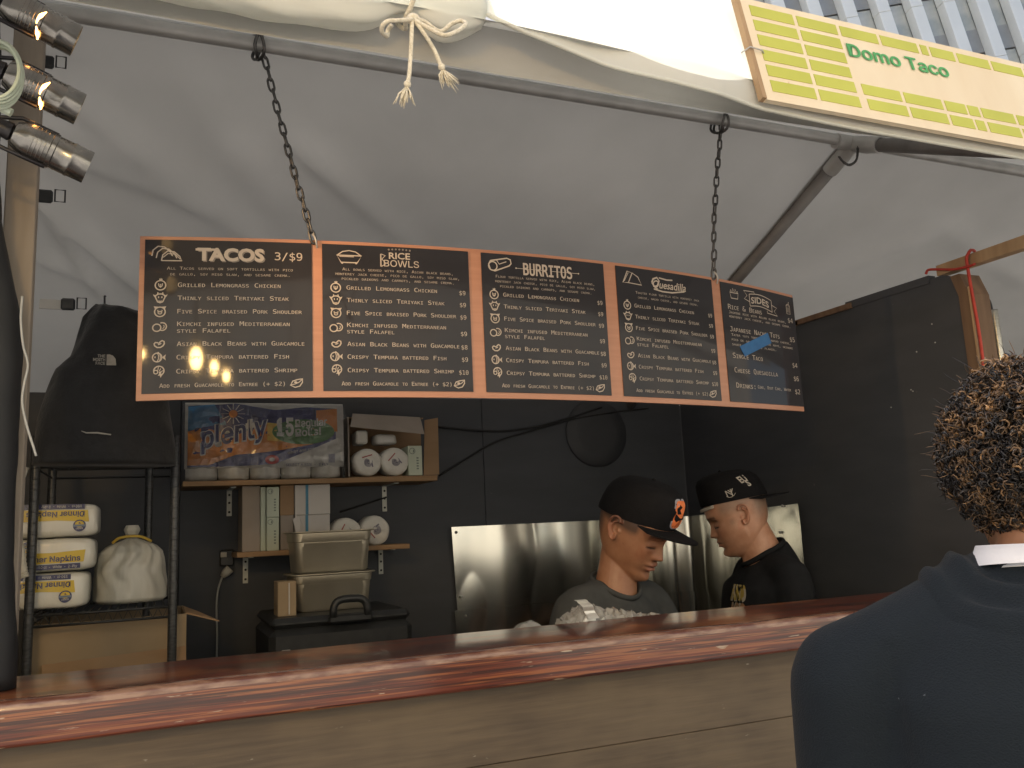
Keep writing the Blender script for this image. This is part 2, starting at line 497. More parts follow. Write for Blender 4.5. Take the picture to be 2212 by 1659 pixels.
for dx_, dy_ in ((2073, 700), (2080, 740), (2028, 842), (2032, 845), (1985, 880), (2040, 760)):
    p = atX(dx_ - 60, dy_, 2.32); nl.sphere(p, .0026, 8, 5)
part('screw', nl, M_pipe, SW)

# ---- tent: ridge pipe, rafters, cloth
RY, RZ = 1.95, 2.715
SB, SF = .415, .49
def roof_b(x, y): return RZ + .016 - SB * (y - RY)
def roof_f(x, y): return RZ + .016 - SF * (RY - y)
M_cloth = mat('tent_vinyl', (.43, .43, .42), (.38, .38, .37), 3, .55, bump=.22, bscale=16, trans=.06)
M_cloth2 = mat('tent_banner_vinyl', (.86, .87, .82), (.80, .81, .76), 3, .45, trans=.42)
M_rope = mat('white_cotton_rope', (.80, .75, .62), (.62, .57, .45), 200, .9, bump=.5)
TT = thing('frame_tent', 'white vinyl frame tent with grey ridge pipe and sloping rafters over the stall', 'tent', (1.2, 1.95, 0))
xs = np.linspace(-1.6, 5.0, 40)
pipe_pts = [(x, RY, RZ + .006 * math.sin(x * 1.1)) for x in xs]
part('ridge_pipe', MB().tube(pipe_pts, .0172, 20), M_pipe, TT, smooth=True)
def roof_ray_b(dx, dy):
    d = sight(dx, dy); t_ = (RZ + .016 + SB * RY - CAM.z) / (d.z + SB * d.y); return CAM + d * t_
FOLDS = [((95, 425), (330, 640), .026, .026), ((100, 300), (420, 430), .018, .04), ((170, 215), (560, 520), .022, .05), ((640, 300), (880, 520), .016, .035), ((120, 480), (240, 655), .022, .018), ((95, 250), (260, 330), .014, .02),
         ((95, 560), (190, 600), .012, .02), ((1980, 520), (1700, 620), .008, .05), ((1450, 330), (1250, 520), .007, .06), ((2212, 600), (2000, 470), .010, .05), ((330, 60), (620, 480), .009, .05)]
FSEG = [(roof_ray_b(*p), roof_ray_b(*q), am, w) for p, q, am, w in FOLDS]
def fold_z(x, y):
    z = .010 * noise.noise((x * 1.3, y * 1.6, 3.1)) + .007 * noise.noise((x * 4, y * 3, 9)) + .0022 * noise.noise((x * 11 + y * 6, y * 9, 5)) - .008 * math.sin(pi * min(1, max(0, (y - RY) / 1.4)))
    for p, q, am, w in FSEG:
        ax, ay = q.x - p.x, q.y - p.y; L2 = ax * ax + ay * ay
        t_ = ((x - p.x) * ax + (y - p.y) * ay) / L2
        tt = min(1.1, max(-.1, t_)); dd = math.hypot(x - p.x - tt * ax, y - p.y - tt * ay)
        fade = 1 if 0 <= t_ <= 1 else max(0, 1 - 6 * max(-t_, t_ - 1))
        z -= 1.7 * am * math.exp(-(dd / w) ** 2) * fade * (1.1 - .5 * tt)
    return z
def rb(u, v):
    x = -2.2 + 7.6 * u; y = RY + .0 + (4.0 - RY) * v
    return Vector((x, y, roof_b(x, y) + .010 + fold_z(x, y) * min(1, v * 6)))
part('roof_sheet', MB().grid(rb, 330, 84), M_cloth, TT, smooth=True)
def rf(u, v):
    x = -2.2 + 7.6 * u; y = RY - (RY - 1.222) * v
    return Vector((x, y, roof_f(x, y) + .010 + .006 * noise.noise((x * 2, y * 2, 1.7)) * min(1, v * 6) + .010 * v * math.sin(x * 3.1)))
M_clothlit = mat('tent_vinyl_lit', (.58, .58, .56), (.53, .53, .51), 3, .55, bump=.2, bscale=16, trans=.13)  # same roof vinyl, its brighter light put into a paler, more translucent copy
part('roof_sheet', MB().grid(rf, 160, 20), M_clothlit, TT, smooth=True)
for jx in (2.048, -1.45, 4.9):
    for sgn, sl_, ye in ((1, SB, 3.9), (-1, SF, 1.30)):
        p0 = Vector((jx, RY, RZ)); p1 = Vector((jx, ye, RZ - sl_ * abs(ye - RY)))
        part('rafter', MB().tube([p0 + (p1 - p0) * .02, p1], .0215, 18), M_raft, TT, smooth=True)
    cp = MB(); cp.tube([(jx - .07, RY, RZ), (jx + .07, RY, RZ)], .0245, 18)
    for sgn, sl_ in ((1, SB), (-1, SF)):
        d = Vector((0, sgn, -sl_)).normalized(); cp.tube([Vector((jx, RY, RZ)), Vector((jx, RY, RZ)) + d * .12], .0265, 18)
    part('joint_sleeve', cp, M_pipe, TT, auto=50)
    for yy, zz in ((1.30, RZ - SF * .65), (3.9, RZ - SB * 1.95)):
        if jx != 2.048:
            part('leg', MB().tube([(jx, yy, .01), (jx, yy, zz)], .028, 16), M_pipe, TT, smooth=True)
# seam of the two roof sheets over the joint
part('lap_seam', MB().grid(lambda u, v: Vector((2.02 + .05 * u, RY + .03 + 1.9 * v, roof_b(0, RY + .03 + 1.9 * v) + .004 + fold_z(2.04, RY + .03 + 1.9 * v) * min(1, v * 6 + .1))), 1, 40), M_cloth, TT, smooth=True)
# hanging front banner with a swagged lower hem
hx = [atY(*p, 1.2) for p in ((960, -45), (1040, 0), (1140, 52), (1330, 130), (1500, 185), (1660, 228), (1900, 277), (2212, 333))]
hX = [p.x for p in hx] + [2.6, 3.6]; hZ = [p.z for p in hx] + [2.30, 2.31]
def bn(u, v):
    x = hX[0] + (3.5 - hX[0]) * u
    zb = interp(x, hX, hZ)
    top = interp(x, [.9, 1.06, 1.12], [2.86, 2.84, 2.545])
    z = zb + (top - zb) * v
    w = .030 * math.sin(9 * (x + .95 * (z - 2.3)) + 1.2) * math.exp(-((x - .80) / .28) ** 2) + .02 * noise.noise((x * 3 + z * 2, z * 3, 2)) * interp(x, [.9, 1.1], [1, .1]) + .010 * math.sin(27 * (x + .8 * z)) * math.exp(-((x - .75) / .22) ** 2)
    bow = -.010 * math.exp(-((v - .06) / .05) ** 2)
    return Vector((x, 1.212 + .2067 * (z - 2.333) + .014 * interp(x, [.95, 1.05], [0, 1]) + (w + bow) * min(1, .25 + v * 3), z))
part('front_banner', MB().grid(bn, 220, 40), M_cloth2, TT, smooth=True)
hem = [bn(i / 120, 0) + Vector((0, -.001, .002)) for i in range(121)]
part('banner_hem', MB().tube(hem, .004, 8), M_cloth2, TT, smooth=True)
part('banner_rail', MB().tube([(hX[0] - .1, 1.335, 2.86), (1.07, 1.335, 2.86)], .016, 12), M_pipe, TT, smooth=True)
for x in (.42, 1.06):
    part('banner_post', MB().tube([(x, 1.35, RZ - SF * (RY - 1.35)), (x, 1.35, 2.88)], .014, 10), M_pipe, TT, smooth=True)
M_sidewall = mat('added_curtain_vinyl', (.55, .55, .52), (.48, .48, .45), 3, .6, trans=.02)  # unseen side and back sheets, added to cut daylight on the roof underside
for nm, x_ in (('added_side_curtain', -2.1), ('added_side_curtain', 5.3)):
    part(nm, MB().grid(lambda u, v, x_=x_: Vector((x_ + .03 * math.sin(u * 40), 1.3 + 2.65 * u, .02 + v * ((roof_b(0, 1.3 + 2.65 * u) if 1.3 + 2.65 * u > RY else roof_f(0, 1.3 + 2.65 * u)) - .0))), 60, 4), M_sidewall, TT, smooth=True)
part('added_back_curtain', MB().grid(lambda u, v: Vector((-2.15 + 7.5 * u, 3.95 + .03 * math.sin(u * 90), .02 + 1.92 * v)), 120, 4), M_sidewall, TT, smooth=True)
# inner hem of the front roof sheet, hanging as a soft band
def band(u, v):
    x = -.9 + 4.6 * u
    zb = roof_f(x, 1.27) + .012 + .010 * math.sin(x * 3.1) - .004
    z = zb - (.060 + .02 * math.sin(2 * x + .6)) * v
    return Vector((x, 1.27 + .02 * math.sin(v * 2.6) + .006 * noise.noise((x * 5, v, 0)), z))
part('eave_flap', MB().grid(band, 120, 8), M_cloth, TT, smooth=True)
# rolled-up front curtain, cinched by the tie rope
CX = atY(893, 45, 1.2).x
def curtain(mb):
    rings = []
    for i in range(150):
        x = -1.5 + 2.0 * i / 149
        pinch = 1 - .40 * math.exp(-((x - CX) / .045) ** 2) - .18 * math.exp(-((x - CX) / .14) ** 2)
        end = 1 if x < .36 else max(.25, 1 - ((x - .36) / .16) ** 2 * .7)
        zc = 2.437 + .022 * (x - CX) + (.03 if x < CX else -.005) * (1 - math.exp(-((x - CX) / .2) ** 2)) * .5
        ring = []
        for j in range(64):
            a_ = 2 * pi * j / 64
            gather = math.exp(-abs(x - CX) / .12)
            r = .100 * pinch * end * (1 + .10 * noise.noise((x * 6, math.cos(a_) * 2, math.sin(a_) * 2)) + .05 * noise.noise((x * 15, math.cos(a_) * 4, math.sin(a_) * 4))
                                      + gather * .10 * math.sin(a_ * 9 + 3 * noise.noise((x * 8, 0, 0))))
            ring.append(Vector((x, 1.245 + .62 * r * math.cos(a_), zc + r * math.sin(a_))))
        rings.append(ring)
    return mb.loft(rings)
part('rolled_curtain', curtain(MB()), M_cloth2, TT, smooth=True)

RT = thing('tie_rope', 'white cotton rope tied in a bow round the rolled curtain with two frayed ends', 'rope', (CX, 1.2, 2.33))
kp = atY(893, 42, 1.17)
rp = MB()
ringp = [(CX + .004 * math.cos(5 * a_), 1.245 + .045 * math.cos(a_), 2.437 + .064 * math.sin(a_)) for a_ in [2 * pi * i / 28 for i in range(28)]]
rp.tube(ringp, .0042, 7, closed=True); rp.sphere(kp, (.011, .009, .010), 10, 7)
def dd(L, Y=1.165): return [atY(x, y, Y + z) for x, y, z in L]
part('loop', rp, M_rope, RT, smooth=True)
part('bow', MB().tube(spline(dd([(893, 42, 0), (925, 60, -.01), (960, 76, -.02), (990, 66, -.015), (1006, 52, 0), (995, 45, .01), (975, 52, .01), (950, 68, .01), (915, 46, .005), (893, 42, 0)]), 6), .0036, 7), M_rope, RT, smooth=True)
part('bow', MB().tube(spline(dd([(893, 42, 0), (862, 44, -.01), (838, 46, -.015), (826, 56, -.01), (826, 70, 0), (836, 78, .01), (838, 66, .01), (846, 54, 0)]), 6), .0036, 7), M_rope, RT, smooth=True)
for L in ([(890, 46, 0), (889, 80, -.004), (887, 120, 0), (884, 160, 0), (880, 182, 0)], [(897, 46, 0), (918, 75, -.005), (938, 108, 0), (950, 136, 0), (954, 145, 0)]):
    e = dd(L); c_ = spline(e, 6); end = part('rope_end', MB().tube(c_, .0034, 7), M_rope, RT, smooth=True)
    f = MB(); f.sphere(e[-1], (.006, .006, .006), 8, 6)
    dirn = (e[-1] - e[-2]).normalized()
    for k in range(34):
        v0 = e[-1] + dirn * .004; a_ = rnd.uniform(0, 2 * pi); sp = rnd.uniform(.0, .016)
        o1 = Vector((math.cos(a_), .6 * math.sin(a_), 0)) * sp; ln = rnd.uniform(.018, .034)
        f.tube([v0, v0 + dirn * ln * .5 + o1 * .8, v0 + dirn * ln + o1 * 1.2 + Vector((rnd.uniform(-.004, .004), 0, rnd.uniform(-.003, .003)))], [.0016, .0014, .0006], 4)
    part('tassel', f, M_rope, end, smooth=True)

# ---- strap buckles lashing the roof cloth at the left
for k, (bx_, by_) in enumerate(((103, 128), (100, 420), (150, 655))):
    p = atY(bx_, by_, 2.05 if k < 2 else 2.3)
    B = thing('strap_buckle', ('topmost dark strap buckle on the tent cloth beside the lamps', 'dark strap buckle on the tent cloth below the lowest lamp', 'dim strap buckle on the tent cloth just above the black jacket')[k], 'buckle', p, 'strap buckles on the tent cloth')
    part('strap', MB().box(p + Vector((-.030, .02, .0)), (.075, .004, .024)), M_cloth, B)
    part('clip', MB().box(p + Vector((-.004, .012, 0)), (.032, .012, .030), bev=.004), M_blackplastic, B)
    q = p + Vector((.026, .012, .004)); part('ring', MB().tube([q + Vector((x, 0, z)) for x, z in ((-.010, -.014), (.010, -.014), (.010, .014), (-.010, .014))], .0022, 6, closed=True), M_black, B)

# ---- office tower beyond
yaw_b = math.radians(-14.8); ax_b = Vector((math.cos(yaw_b), math.sin(yaw_b), 0)); nb = Vector((math.sin(yaw_b), -math.cos(yaw_b), 0))
c0 = CAM + sight(1950, 60) * 46
lean = math.radians(11.5); up_b = (Vector((0, 0, 1)) * math.cos(lean) - ax_b * math.sin(lean)); rt_b = ax_b * math.cos(lean) + Vector((0, 0, 1)) * math.sin(lean)
BM = Matrix((( rt_b.x, -nb.x, up_b.x, c0.x), (rt_b.y, -nb.y, up_b.y, c0.y), (rt_b.z, -nb.z, up_b.z, c0.z), (0, 0, 0, 1)))
gb = c0 - up_b * (c0.z / up_b.z)
BD = thing('office_tower', 'pale office tower with white vertical fins above the green block sign', 'building', gb)
M_fin = mat('white_stone_fin', (.92, .90, .83), (.87, .85, .78), .6, .6)
M_pane = mat('tower_glass', (.40, .42, .40), (.58, .57, .51), .35, .25, spec=.8, stretch=(1, 1, 1.6), contrast=(.45, .6))
M_span = mat('tower_spandrel', (.36, .36, .35), (.32, .32, .31), 1.5, .35)
PB = 1.95
body = MB().box((0, 9, 0), (40, 17, 84)); me = body.mesh('tower_core'); o = link('tower_core', me, M_span, BD); o.matrix_local = Matrix.Translation(-gb) @ BM
fin = MB().box((0, 0, 0), (.72, .6, 3.58), bev=.02).mesh('fin'); fin.materials.append(M_fin)
pane = MB().box((0, 0, 0), (PB - .72, .04, 2.15)).mesh('pane'); pane.materials.append(M_pane)
span = MB().box((0, 0, 0), (PB - .72, .08, 1.38)).mesh('spandrel_panel'); span.materials.append(M_span)
for fl in (-2, -1, 0, 1):
    for i in range(-9, 10):
        x = i * PB; z0 = fl * 3.6
        if fl <= 0: inst('fin', fin, BD, BM @ Matrix.Translation((x - PB / 2, -.05, z0 - .9)))
        else: inst('fin', fin, BD, BM @ Matrix.Translation((x - PB / 2, -.05, z0 - .9)))
        inst('pane', pane, BD, BM @ Matrix.Translation((x, .30, z0 + .98 - 2.2 + 1.6)))
        inst('spandrel_panel', span, BD, BM @ Matrix.Translation((x, .28, z0 - 1.37)))

# ---- unseen stone block added across the street to bounce warm sunlight at the stall
AB = thing('bounce_building', 'sunlit stone building across the street from the stall', 'building', (0, -14, 0))
M_stone = mat('warm_limestone', (.60, .565, .49), (.52, .485, .41), .5, .85)
part('facade', MB().box((0, -17, 13), (64, 6, 26)), M_stone, AB)
wnd = MB().box((0, 0, 0), (1.6, .12, 2.2)).mesh('window'); wnd.materials.append(M_pane)
for fl in range(6):
    part('storey_band', MB().box((0, -13.95, 3.4 + fl * 4), (64, .3, .35)), M_stone, AB)
    for i in range(-7, 8): inst('window', wnd, AB, Matrix.Translation((i * 3.8 + 1, -13.98, 1.7 + fl * 4)))

LW = thing('added_left_wall', 'black plywood wall closing the stall at the rack end', 'wall', (-.62, 2.7, 0))  # unseen, added to keep light off the left of the stall
part('panel', MB().box((-.62, 2.7, 1.05), (.018, 1.48, 2.1)), M_dark, LW)
# ================================================================== name sign on the roof edge
M_plysign = mat('sign_plywood', (.86, .75, .56), (.79, .66, .47), 2.2, .6, stretch=(5, 1, 1.2), contrast=(.3, .7), scratch=(5, (.62, .40, .24), .70, (6, 1, 1.5)))
M_lime = mat('lime_paint', (.56, .58, .10), (.50, .52, .085), 6, .6, scratch=(9, (.66, .62, .3), .74, (3, 3, 3)))
M_green = mat('green_paint', (.10, .42, .14), (.08, .36, .12), 10, .6)
S0 = Vector((1.067, 1.198, 2.333)); Stv = Vector((0, .049, .237)).normalized(); Sn = Vector((1, 0, 0)).cross(Stv)   # faces the street
SG = thing('name_sign', 'plywood name sign with lime green brick blocks and green lettering on the tent front', 'sign', S0)
def sfr(a, b, l): return S0 + Vector((1, 0, 0)) * a + Stv * b + Sn * l
sg = MB(); sg.prism([sfr(-.012, -.006, 0), sfr(1.62, -.006, 0), sfr(1.62, .246, 0), sfr(-.012, .246, 0)], -Sn * .010)
part('backing_board', sg, M_plysign, SG)
part('edge_batten', MB().prism([sfr(-.022, -.004, .002), sfr(-.0125, -.004, .002), sfr(-.0125, .246, .002), sfr(-.022, .246, .002)], -Sn * .014), M_rawwood, SG)
rows = [.0165 + .0372 * i for i in range(6)]
def block(a0, a1, r):
    b0 = rows[r]; h = .0265
    me_ = MB().prism([sfr(a0, b0, .0012), sfr(a1, b0, .0012), sfr(a1, b0 + h, .0012), sfr(a0, b0 + h, .0012)], -Sn * .001)
    part('painted_block', me_, M_lime, SG)
for r in range(6):
    block(.008, .116, r); block(.126, .230, r)
xx = [(.240, .342), (.352, .458), (.468, .488), (.497, .569), (.580, .680), (.690, .790), (.80, .90), (.91, 1.01), (1.02, 1.09), (1.1, 1.2), (1.21, 1.31)]
for a0, a1 in xx: block(a0, a1, 5)
for a0, a1 in [(.249, .354), (.364, .472), (.482, .543), (.550, .583), (.592, .694), (.704, .80), (.81, .91), (.92, 1.02), (1.03, 1.1), (1.11, 1.21)]: block(a0, a1, 1)
for a0, a1 in [(.252, .359), (.369, .474), (.484, .551), (.559, .586), (.597, .697), (.707, .80), (.81, .91), (.92, 1.02), (1.03, 1.1), (1.11, 1.21)]: block(a0, a1, 0)
for r in range(6):
    block(1.32, 1.43, r); block(1.44, 1.55, r)
P = Print(sfr)
for q_ in range(7): P.text('g', 'Domo Taco', .2415 + .0004 * q_, .149 + .0005 * (q_ % 3), .284, .0325, fnt=F_SANS, bold=.004, lift=.0022 + .0001 * q_)
P.done(SG, 'lettering', {'g': M_green})
wl = atY(1630, 98, 1.195)
part('wire_tie', MB().tube([sfr(-.03, .115, -.02), sfr(-.024, .112, .006), sfr(.004, .109, .006), sfr(.012, .108, -.0)], .0016, 6), M_pipe, SG, smooth=True)

# ================================================================== menu board
M_copper = mat('orange_wood_frame', (.50, .245, .15), (.43, .20, .118), 2.2, .45, coat=.25, stretch=(2, 2, 40), contrast=(.3, .7))
M_panel = mat('menu_panel_print', (.022, .021, .026), (.018, .017, .021), 5, .5, coat=.42, coatr=.05, spec=.25, rvar=.03)
M_chalk = mat('menu_lettering', (.52, .45, .375), (.46, .39, .33), 30, .5)
M_shade = mat('menu_letter_shade', (.22, .19, .17), None, 30, .5)
def bowY(x): return 1.905 + .135 * (x - .80) ** 2
def on_bow(dx, dy):
    x = 1.0
    for _ in range(12):
        p = atY(dx, dy, bowY(x)); x = .5 * x + .5 * p.x
    for _ in range(12): p = atY(dx, dy, bowY(x)); x = x + .6 * (p.x - x)
    return p
TOP = [(302, 510), (495, 514), (690, 520), (860, 527), (1023, 537), (1170, 550), (1314, 566), (1430, 582), (1545, 601), (1630, 617), (1709, 638)]
BOT = [(294, 866), (495, 861), (690, 858), (860, 858), (1030, 860), (1180, 862), (1335, 867), (1450, 872), (1560, 878), (1650, 882), (1740, 889)]
tp = [on_bow(*p) for p in TOP]; bp_ = [on_bow(*p) for p in BOT]
cT = np.polyfit([p.x for p in tp], [p.z for p in tp], 3); cB = np.polyfit([p.x for p in bp_], [p.z for p in bp_], 3)
def zt(x): return float(np.polyval(cT, x))
def zb(x): return float(np.polyval(cB, x))
BX0, BX1 = (tp[0].x + bp_[0].x) / 2, (tp[-1].x + bp_[-1].x) / 2
def bnorm(x):
    d = .27 * (x - .80); return Vector((d, -1, 0)).normalized()
def bpt(x, z, l): return Vector((x, bowY(x), z)) + bnorm(x) * l
MBRD = thing('menu_board', 'long bowed orange framed menu board with five dark panels hanging from chains', 'menu board', (.9, 1.92, 1.86))
fb = MB()
nx = 72
V = []
for i in range(nx + 1):
    x = BX0 + (BX1 - BX0) * i / nx
    V += [bpt(x, zb(x), 0), bpt(x, zt(x), 0), bpt(x, zt(x), -.009), bpt(x, zb(x), -.009)]
F = []
for i in range(nx):
    for j in range(4): F.append((i * 4 + j, i * 4 + (j + 1) % 4, i * 4 + 4 + (j + 1) % 4, i * 4 + 4 + j))
F += [(3, 2, 1, 0), tuple(nx * 4 + j for j in range(4))]
fb.add(V, F)
part('frame', fb, M_copper, MBRD, auto=40)
PXD = [(310, 675), (697, 1018), (1044, 1313), (1336, 1547), (1561, 1721)]
PAN = []
for a0, a1 in PXD:
    PAN.append((on_bow(a0, 690).x, on_bow(a1, 740).x))
W_ = lambda P_, key, *a_, **k_: P_.text(key, *a_, **k_)
ASP = 1.0
ICON = {}
def icon(P_, kind, cx, cy, s):
    ik = 'i%d' % len(P_.m)
    """cx, cy centre (panel fractions measured in metres), s size"""
    def L(pts, w=.085, closed=False): P_.line(ik, [(cx + a_ * s, cy + b_ * s) for a_, b_ in pts], w * s, closed=closed, lift=.0016)
    def Fi(pts): P_.fill(ik, [(cx + a_ * s, cy + b_ * s) for a_, b_ in pts], .0016)
    if kind == 'chicken':
        L(circ((0, -.05), .42, 22), .1, True); L([(-.16, .12), (-.13, -.10), (0, -.24), (.13, -.10), (.16, .12)], .08); L([(-.06, .02), (.06, .02)]); Fi(circ((0, -.12), .07, 8))
        Fi([(-.08, .38), (-.12, .56), (-.02, .50), (.03, .62), (.10, .50), (.18, .56), (.12, .38)])
    elif kind == 'cow':
        L([(-.34, .22), (-.38, .05), (-.2, -.36), (0, -.44), (.2, -.36), (.38, .05), (.34, .22), (.12, .34), (-.12, .34)], .1, True)
        Fi([(-.32, .2), (-.58, .30), (-.46, .06)]); Fi([(.32, .2), (.58, .30), (.46, .06)]); L([(-.22, .34), (-.18, .48)]); L([(.22, .34), (.18, .48)])
        Fi(circ((-.13, .05), .05, 8, ry=.09)); Fi(circ((.13, .05), .05, 8, ry=.09)); L([(-.14, -.28), (0, -.32), (.14, -.28)])
    elif kind == 'pig':
        L(circ((0, -.05), .42, 22), .1, True); Fi([(-.5, .44), (-.12, .40), (-.36, .14)]); Fi([(.5, .44), (.12, .40), (.36, .14)])
        L(circ((0, -.12), .15, 12, ry=.12), .07, True); L([(-.17, .12), (-.15, -.04)], .07); L([(.17, .12), (.15, -.04)], .07); Fi(circ((-.05, -.12), .03, 6)); Fi(circ((.05, -.12), .03, 6))
    elif kind == 'falafel':
        L(circ((-.22, -.05), .32, 20), .1, True); L(circ((.20, .05), .34, 14, -2.0, 2.3), .1); L(circ((.16, .05), .20, 8, -1.2, 1.0), .06)
    elif kind == 'bean':
        L([(-.36, -.14), (-.40, .02), (-.30, .14), (-.14, .12), (-.02, .06), (.08, .20), (.22, .30), (.38, .22), (.40, .02), (.30, -.16), (.10, -.30), (-.16, -.30)], .11, True); L([(-.1, -.05), (.05, -.02), (.16, .08)], .08)
    elif kind == 'fish':
        L(circ((-.14, 0), .36, 22, ry=.38), .1, True); Fi([(.24, 0), (.54, .26), (.48, 0), (.54, -.26)]); L([(-.10, .34), (-.02, .12), (-.04, -.14), (-.12, -.34)], .07); L([(.06, .30), (.12, 0), (.06, -.30)], .06); Fi(circ((-.30, .02), .05, 8, ry=.09)); Fi([(-.2, .36), (.06, .36), (-.06, .5)])
    elif kind == 'shrimp':
        L(circ((.02, .06), .40, 20, -1.2, 3.5), .1); L(circ((-.22, -.04), .16, 12), .08, True); L([(.05, .02), (.16, .26)], .06); L([(.12, -.04), (.36, .08)], .06); Fi([(.06, -.18), (.34, -.22), (.16, -.54), (.10, -.34), (-.06, -.36)]); L([(-.06, .1), (-.02, .4)], .06); Fi(circ((.12, -.10), .1, 8))
    elif kind == 'avocado':
        L([(-.46, -.18), (-.28, .16), (.1, .28), (.48, .34), (.46, .04), (.26, -.26), (-.1, -.36)], .09, True); L([(-.44, -.16), (-.1, -.08), (.2, .06), (.48, .32)], .07); Fi(circ((-.06, .06), .13, 10, ry=.08))
    elif kind == 'tacos':
        for ox, oy in ((-.28, .14), (-.06, .02), (.20, -.12)):
            L([(ox - .52, oy - .26), (ox - .46, oy + .06), (ox - .22, oy + .28), (ox + .1, oy + .24), (ox + .38, oy - .02), (ox + .5, oy - .26)] + ([(ox - .52, oy - .26)] if ox > .1 else []), .06)
        L([(-.24, -.2), (.0, .02), (.36, -.02), (.62, -.3)], .05)
    elif kind == 'bowl':
        L([(-.8, .08), (.8, .08), (.52, -.40), (-.52, -.40)], .08, True); L([(-.74, .10), (-.42, .34), (0, .42), (.42, .34), (.74, .10)], .07); L([(-.62, .0), (.3, .0)], .05); Fi([(-.5, -.40), (-.38, -.40), (-.40, -.5), (-.5, -.5)]); Fi([(.5, -.40), (.38, -.40), (.40, -.5), (.5, -.5)])
    elif kind == 'burrito':
        L([(-.72, .02), (-.6, .24), (.46, .46), (.68, .38), (.72, .14), (.6, .0), (-.34, -.38), (-.62, -.30)], .08, True); L(circ((-.46, -.08), .27, 18), .07, True); L([(-.2, .30), (-.05, .06), (.42, .24)], .06)
    elif kind == 'quesadilla':
        L([(-.7, -.30), (-.34, .44), (.02, .36), (-.3, -.28)], .07, True); L([(-.3, -.28), (.04, .36), (.44, .14), (.68, -.34)], .07, True); L([(-.6, -.2), (-.26, .36)], .04)
    elif kind == 'fries':
        L([(-.5, .06), (.5, .06), (.40, -.44), (-.40, -.44)], .08, True); L([(-.46, .08), (-.40, .30), (-.22, .12), (-.12, .46), (.05, .14), (.18, .42), (.30, .12), (.44, .26), (.46, .08)], .07)
    elif kind == 'can':
        L([(-.24, .34), (.24, .34), (.24, -.44), (-.24, -.44)], .07, True); L([(-.24, .34), (-.14, .46), (.14, .46), (.24, .34)], .06); L([(.05, .46), (.16, .72)], .06); L([(-.1, .2), (-.1, -.3)], .05); L([(.08, .2), (.08, -.3)], .05)
ROWS = [('chicken', 'Grilled Lemongrass Chicken', .300, .61), ('cow', 'Thinly sliced Teriyaki Steak', .386, .66), ('pig', 'Five Spice braised Pork Shoulder', .474, .74),
        ('falafel', None, .577, 0), ('bean', 'Asian Black Beans with Guacamole', .686, .755), ('fish', 'Crispy Tempura battered Fish', .772, .66), ('shrimp', 'Cripsy Tempura battered Shrimp', .862, .71)]
DESC = [['All Tacos served on soft tortillas with pico', 'de gallo, soy miso slaw, and sesame crema.'],
        ['All bowls served with rice, Asian black beans,', 'monterey jack cheese, pico de gallo, soy miso slaw,', 'pickled daikons and carrots, and sesame crema.'],
        ['Flour tortilla served with rice, Asian black beans,', 'monterey jack cheese, pico de gallo, soy miso slaw,', 'pickled daikons and carrots, and sesame crema.'],
        ['Toasted flour tortilla with monterey jack', 'cheese, nacho cheese, and sesame crema.']]
PRICE = ['$9', '$9', '$9', '$9', '$8', '$9', '$10']
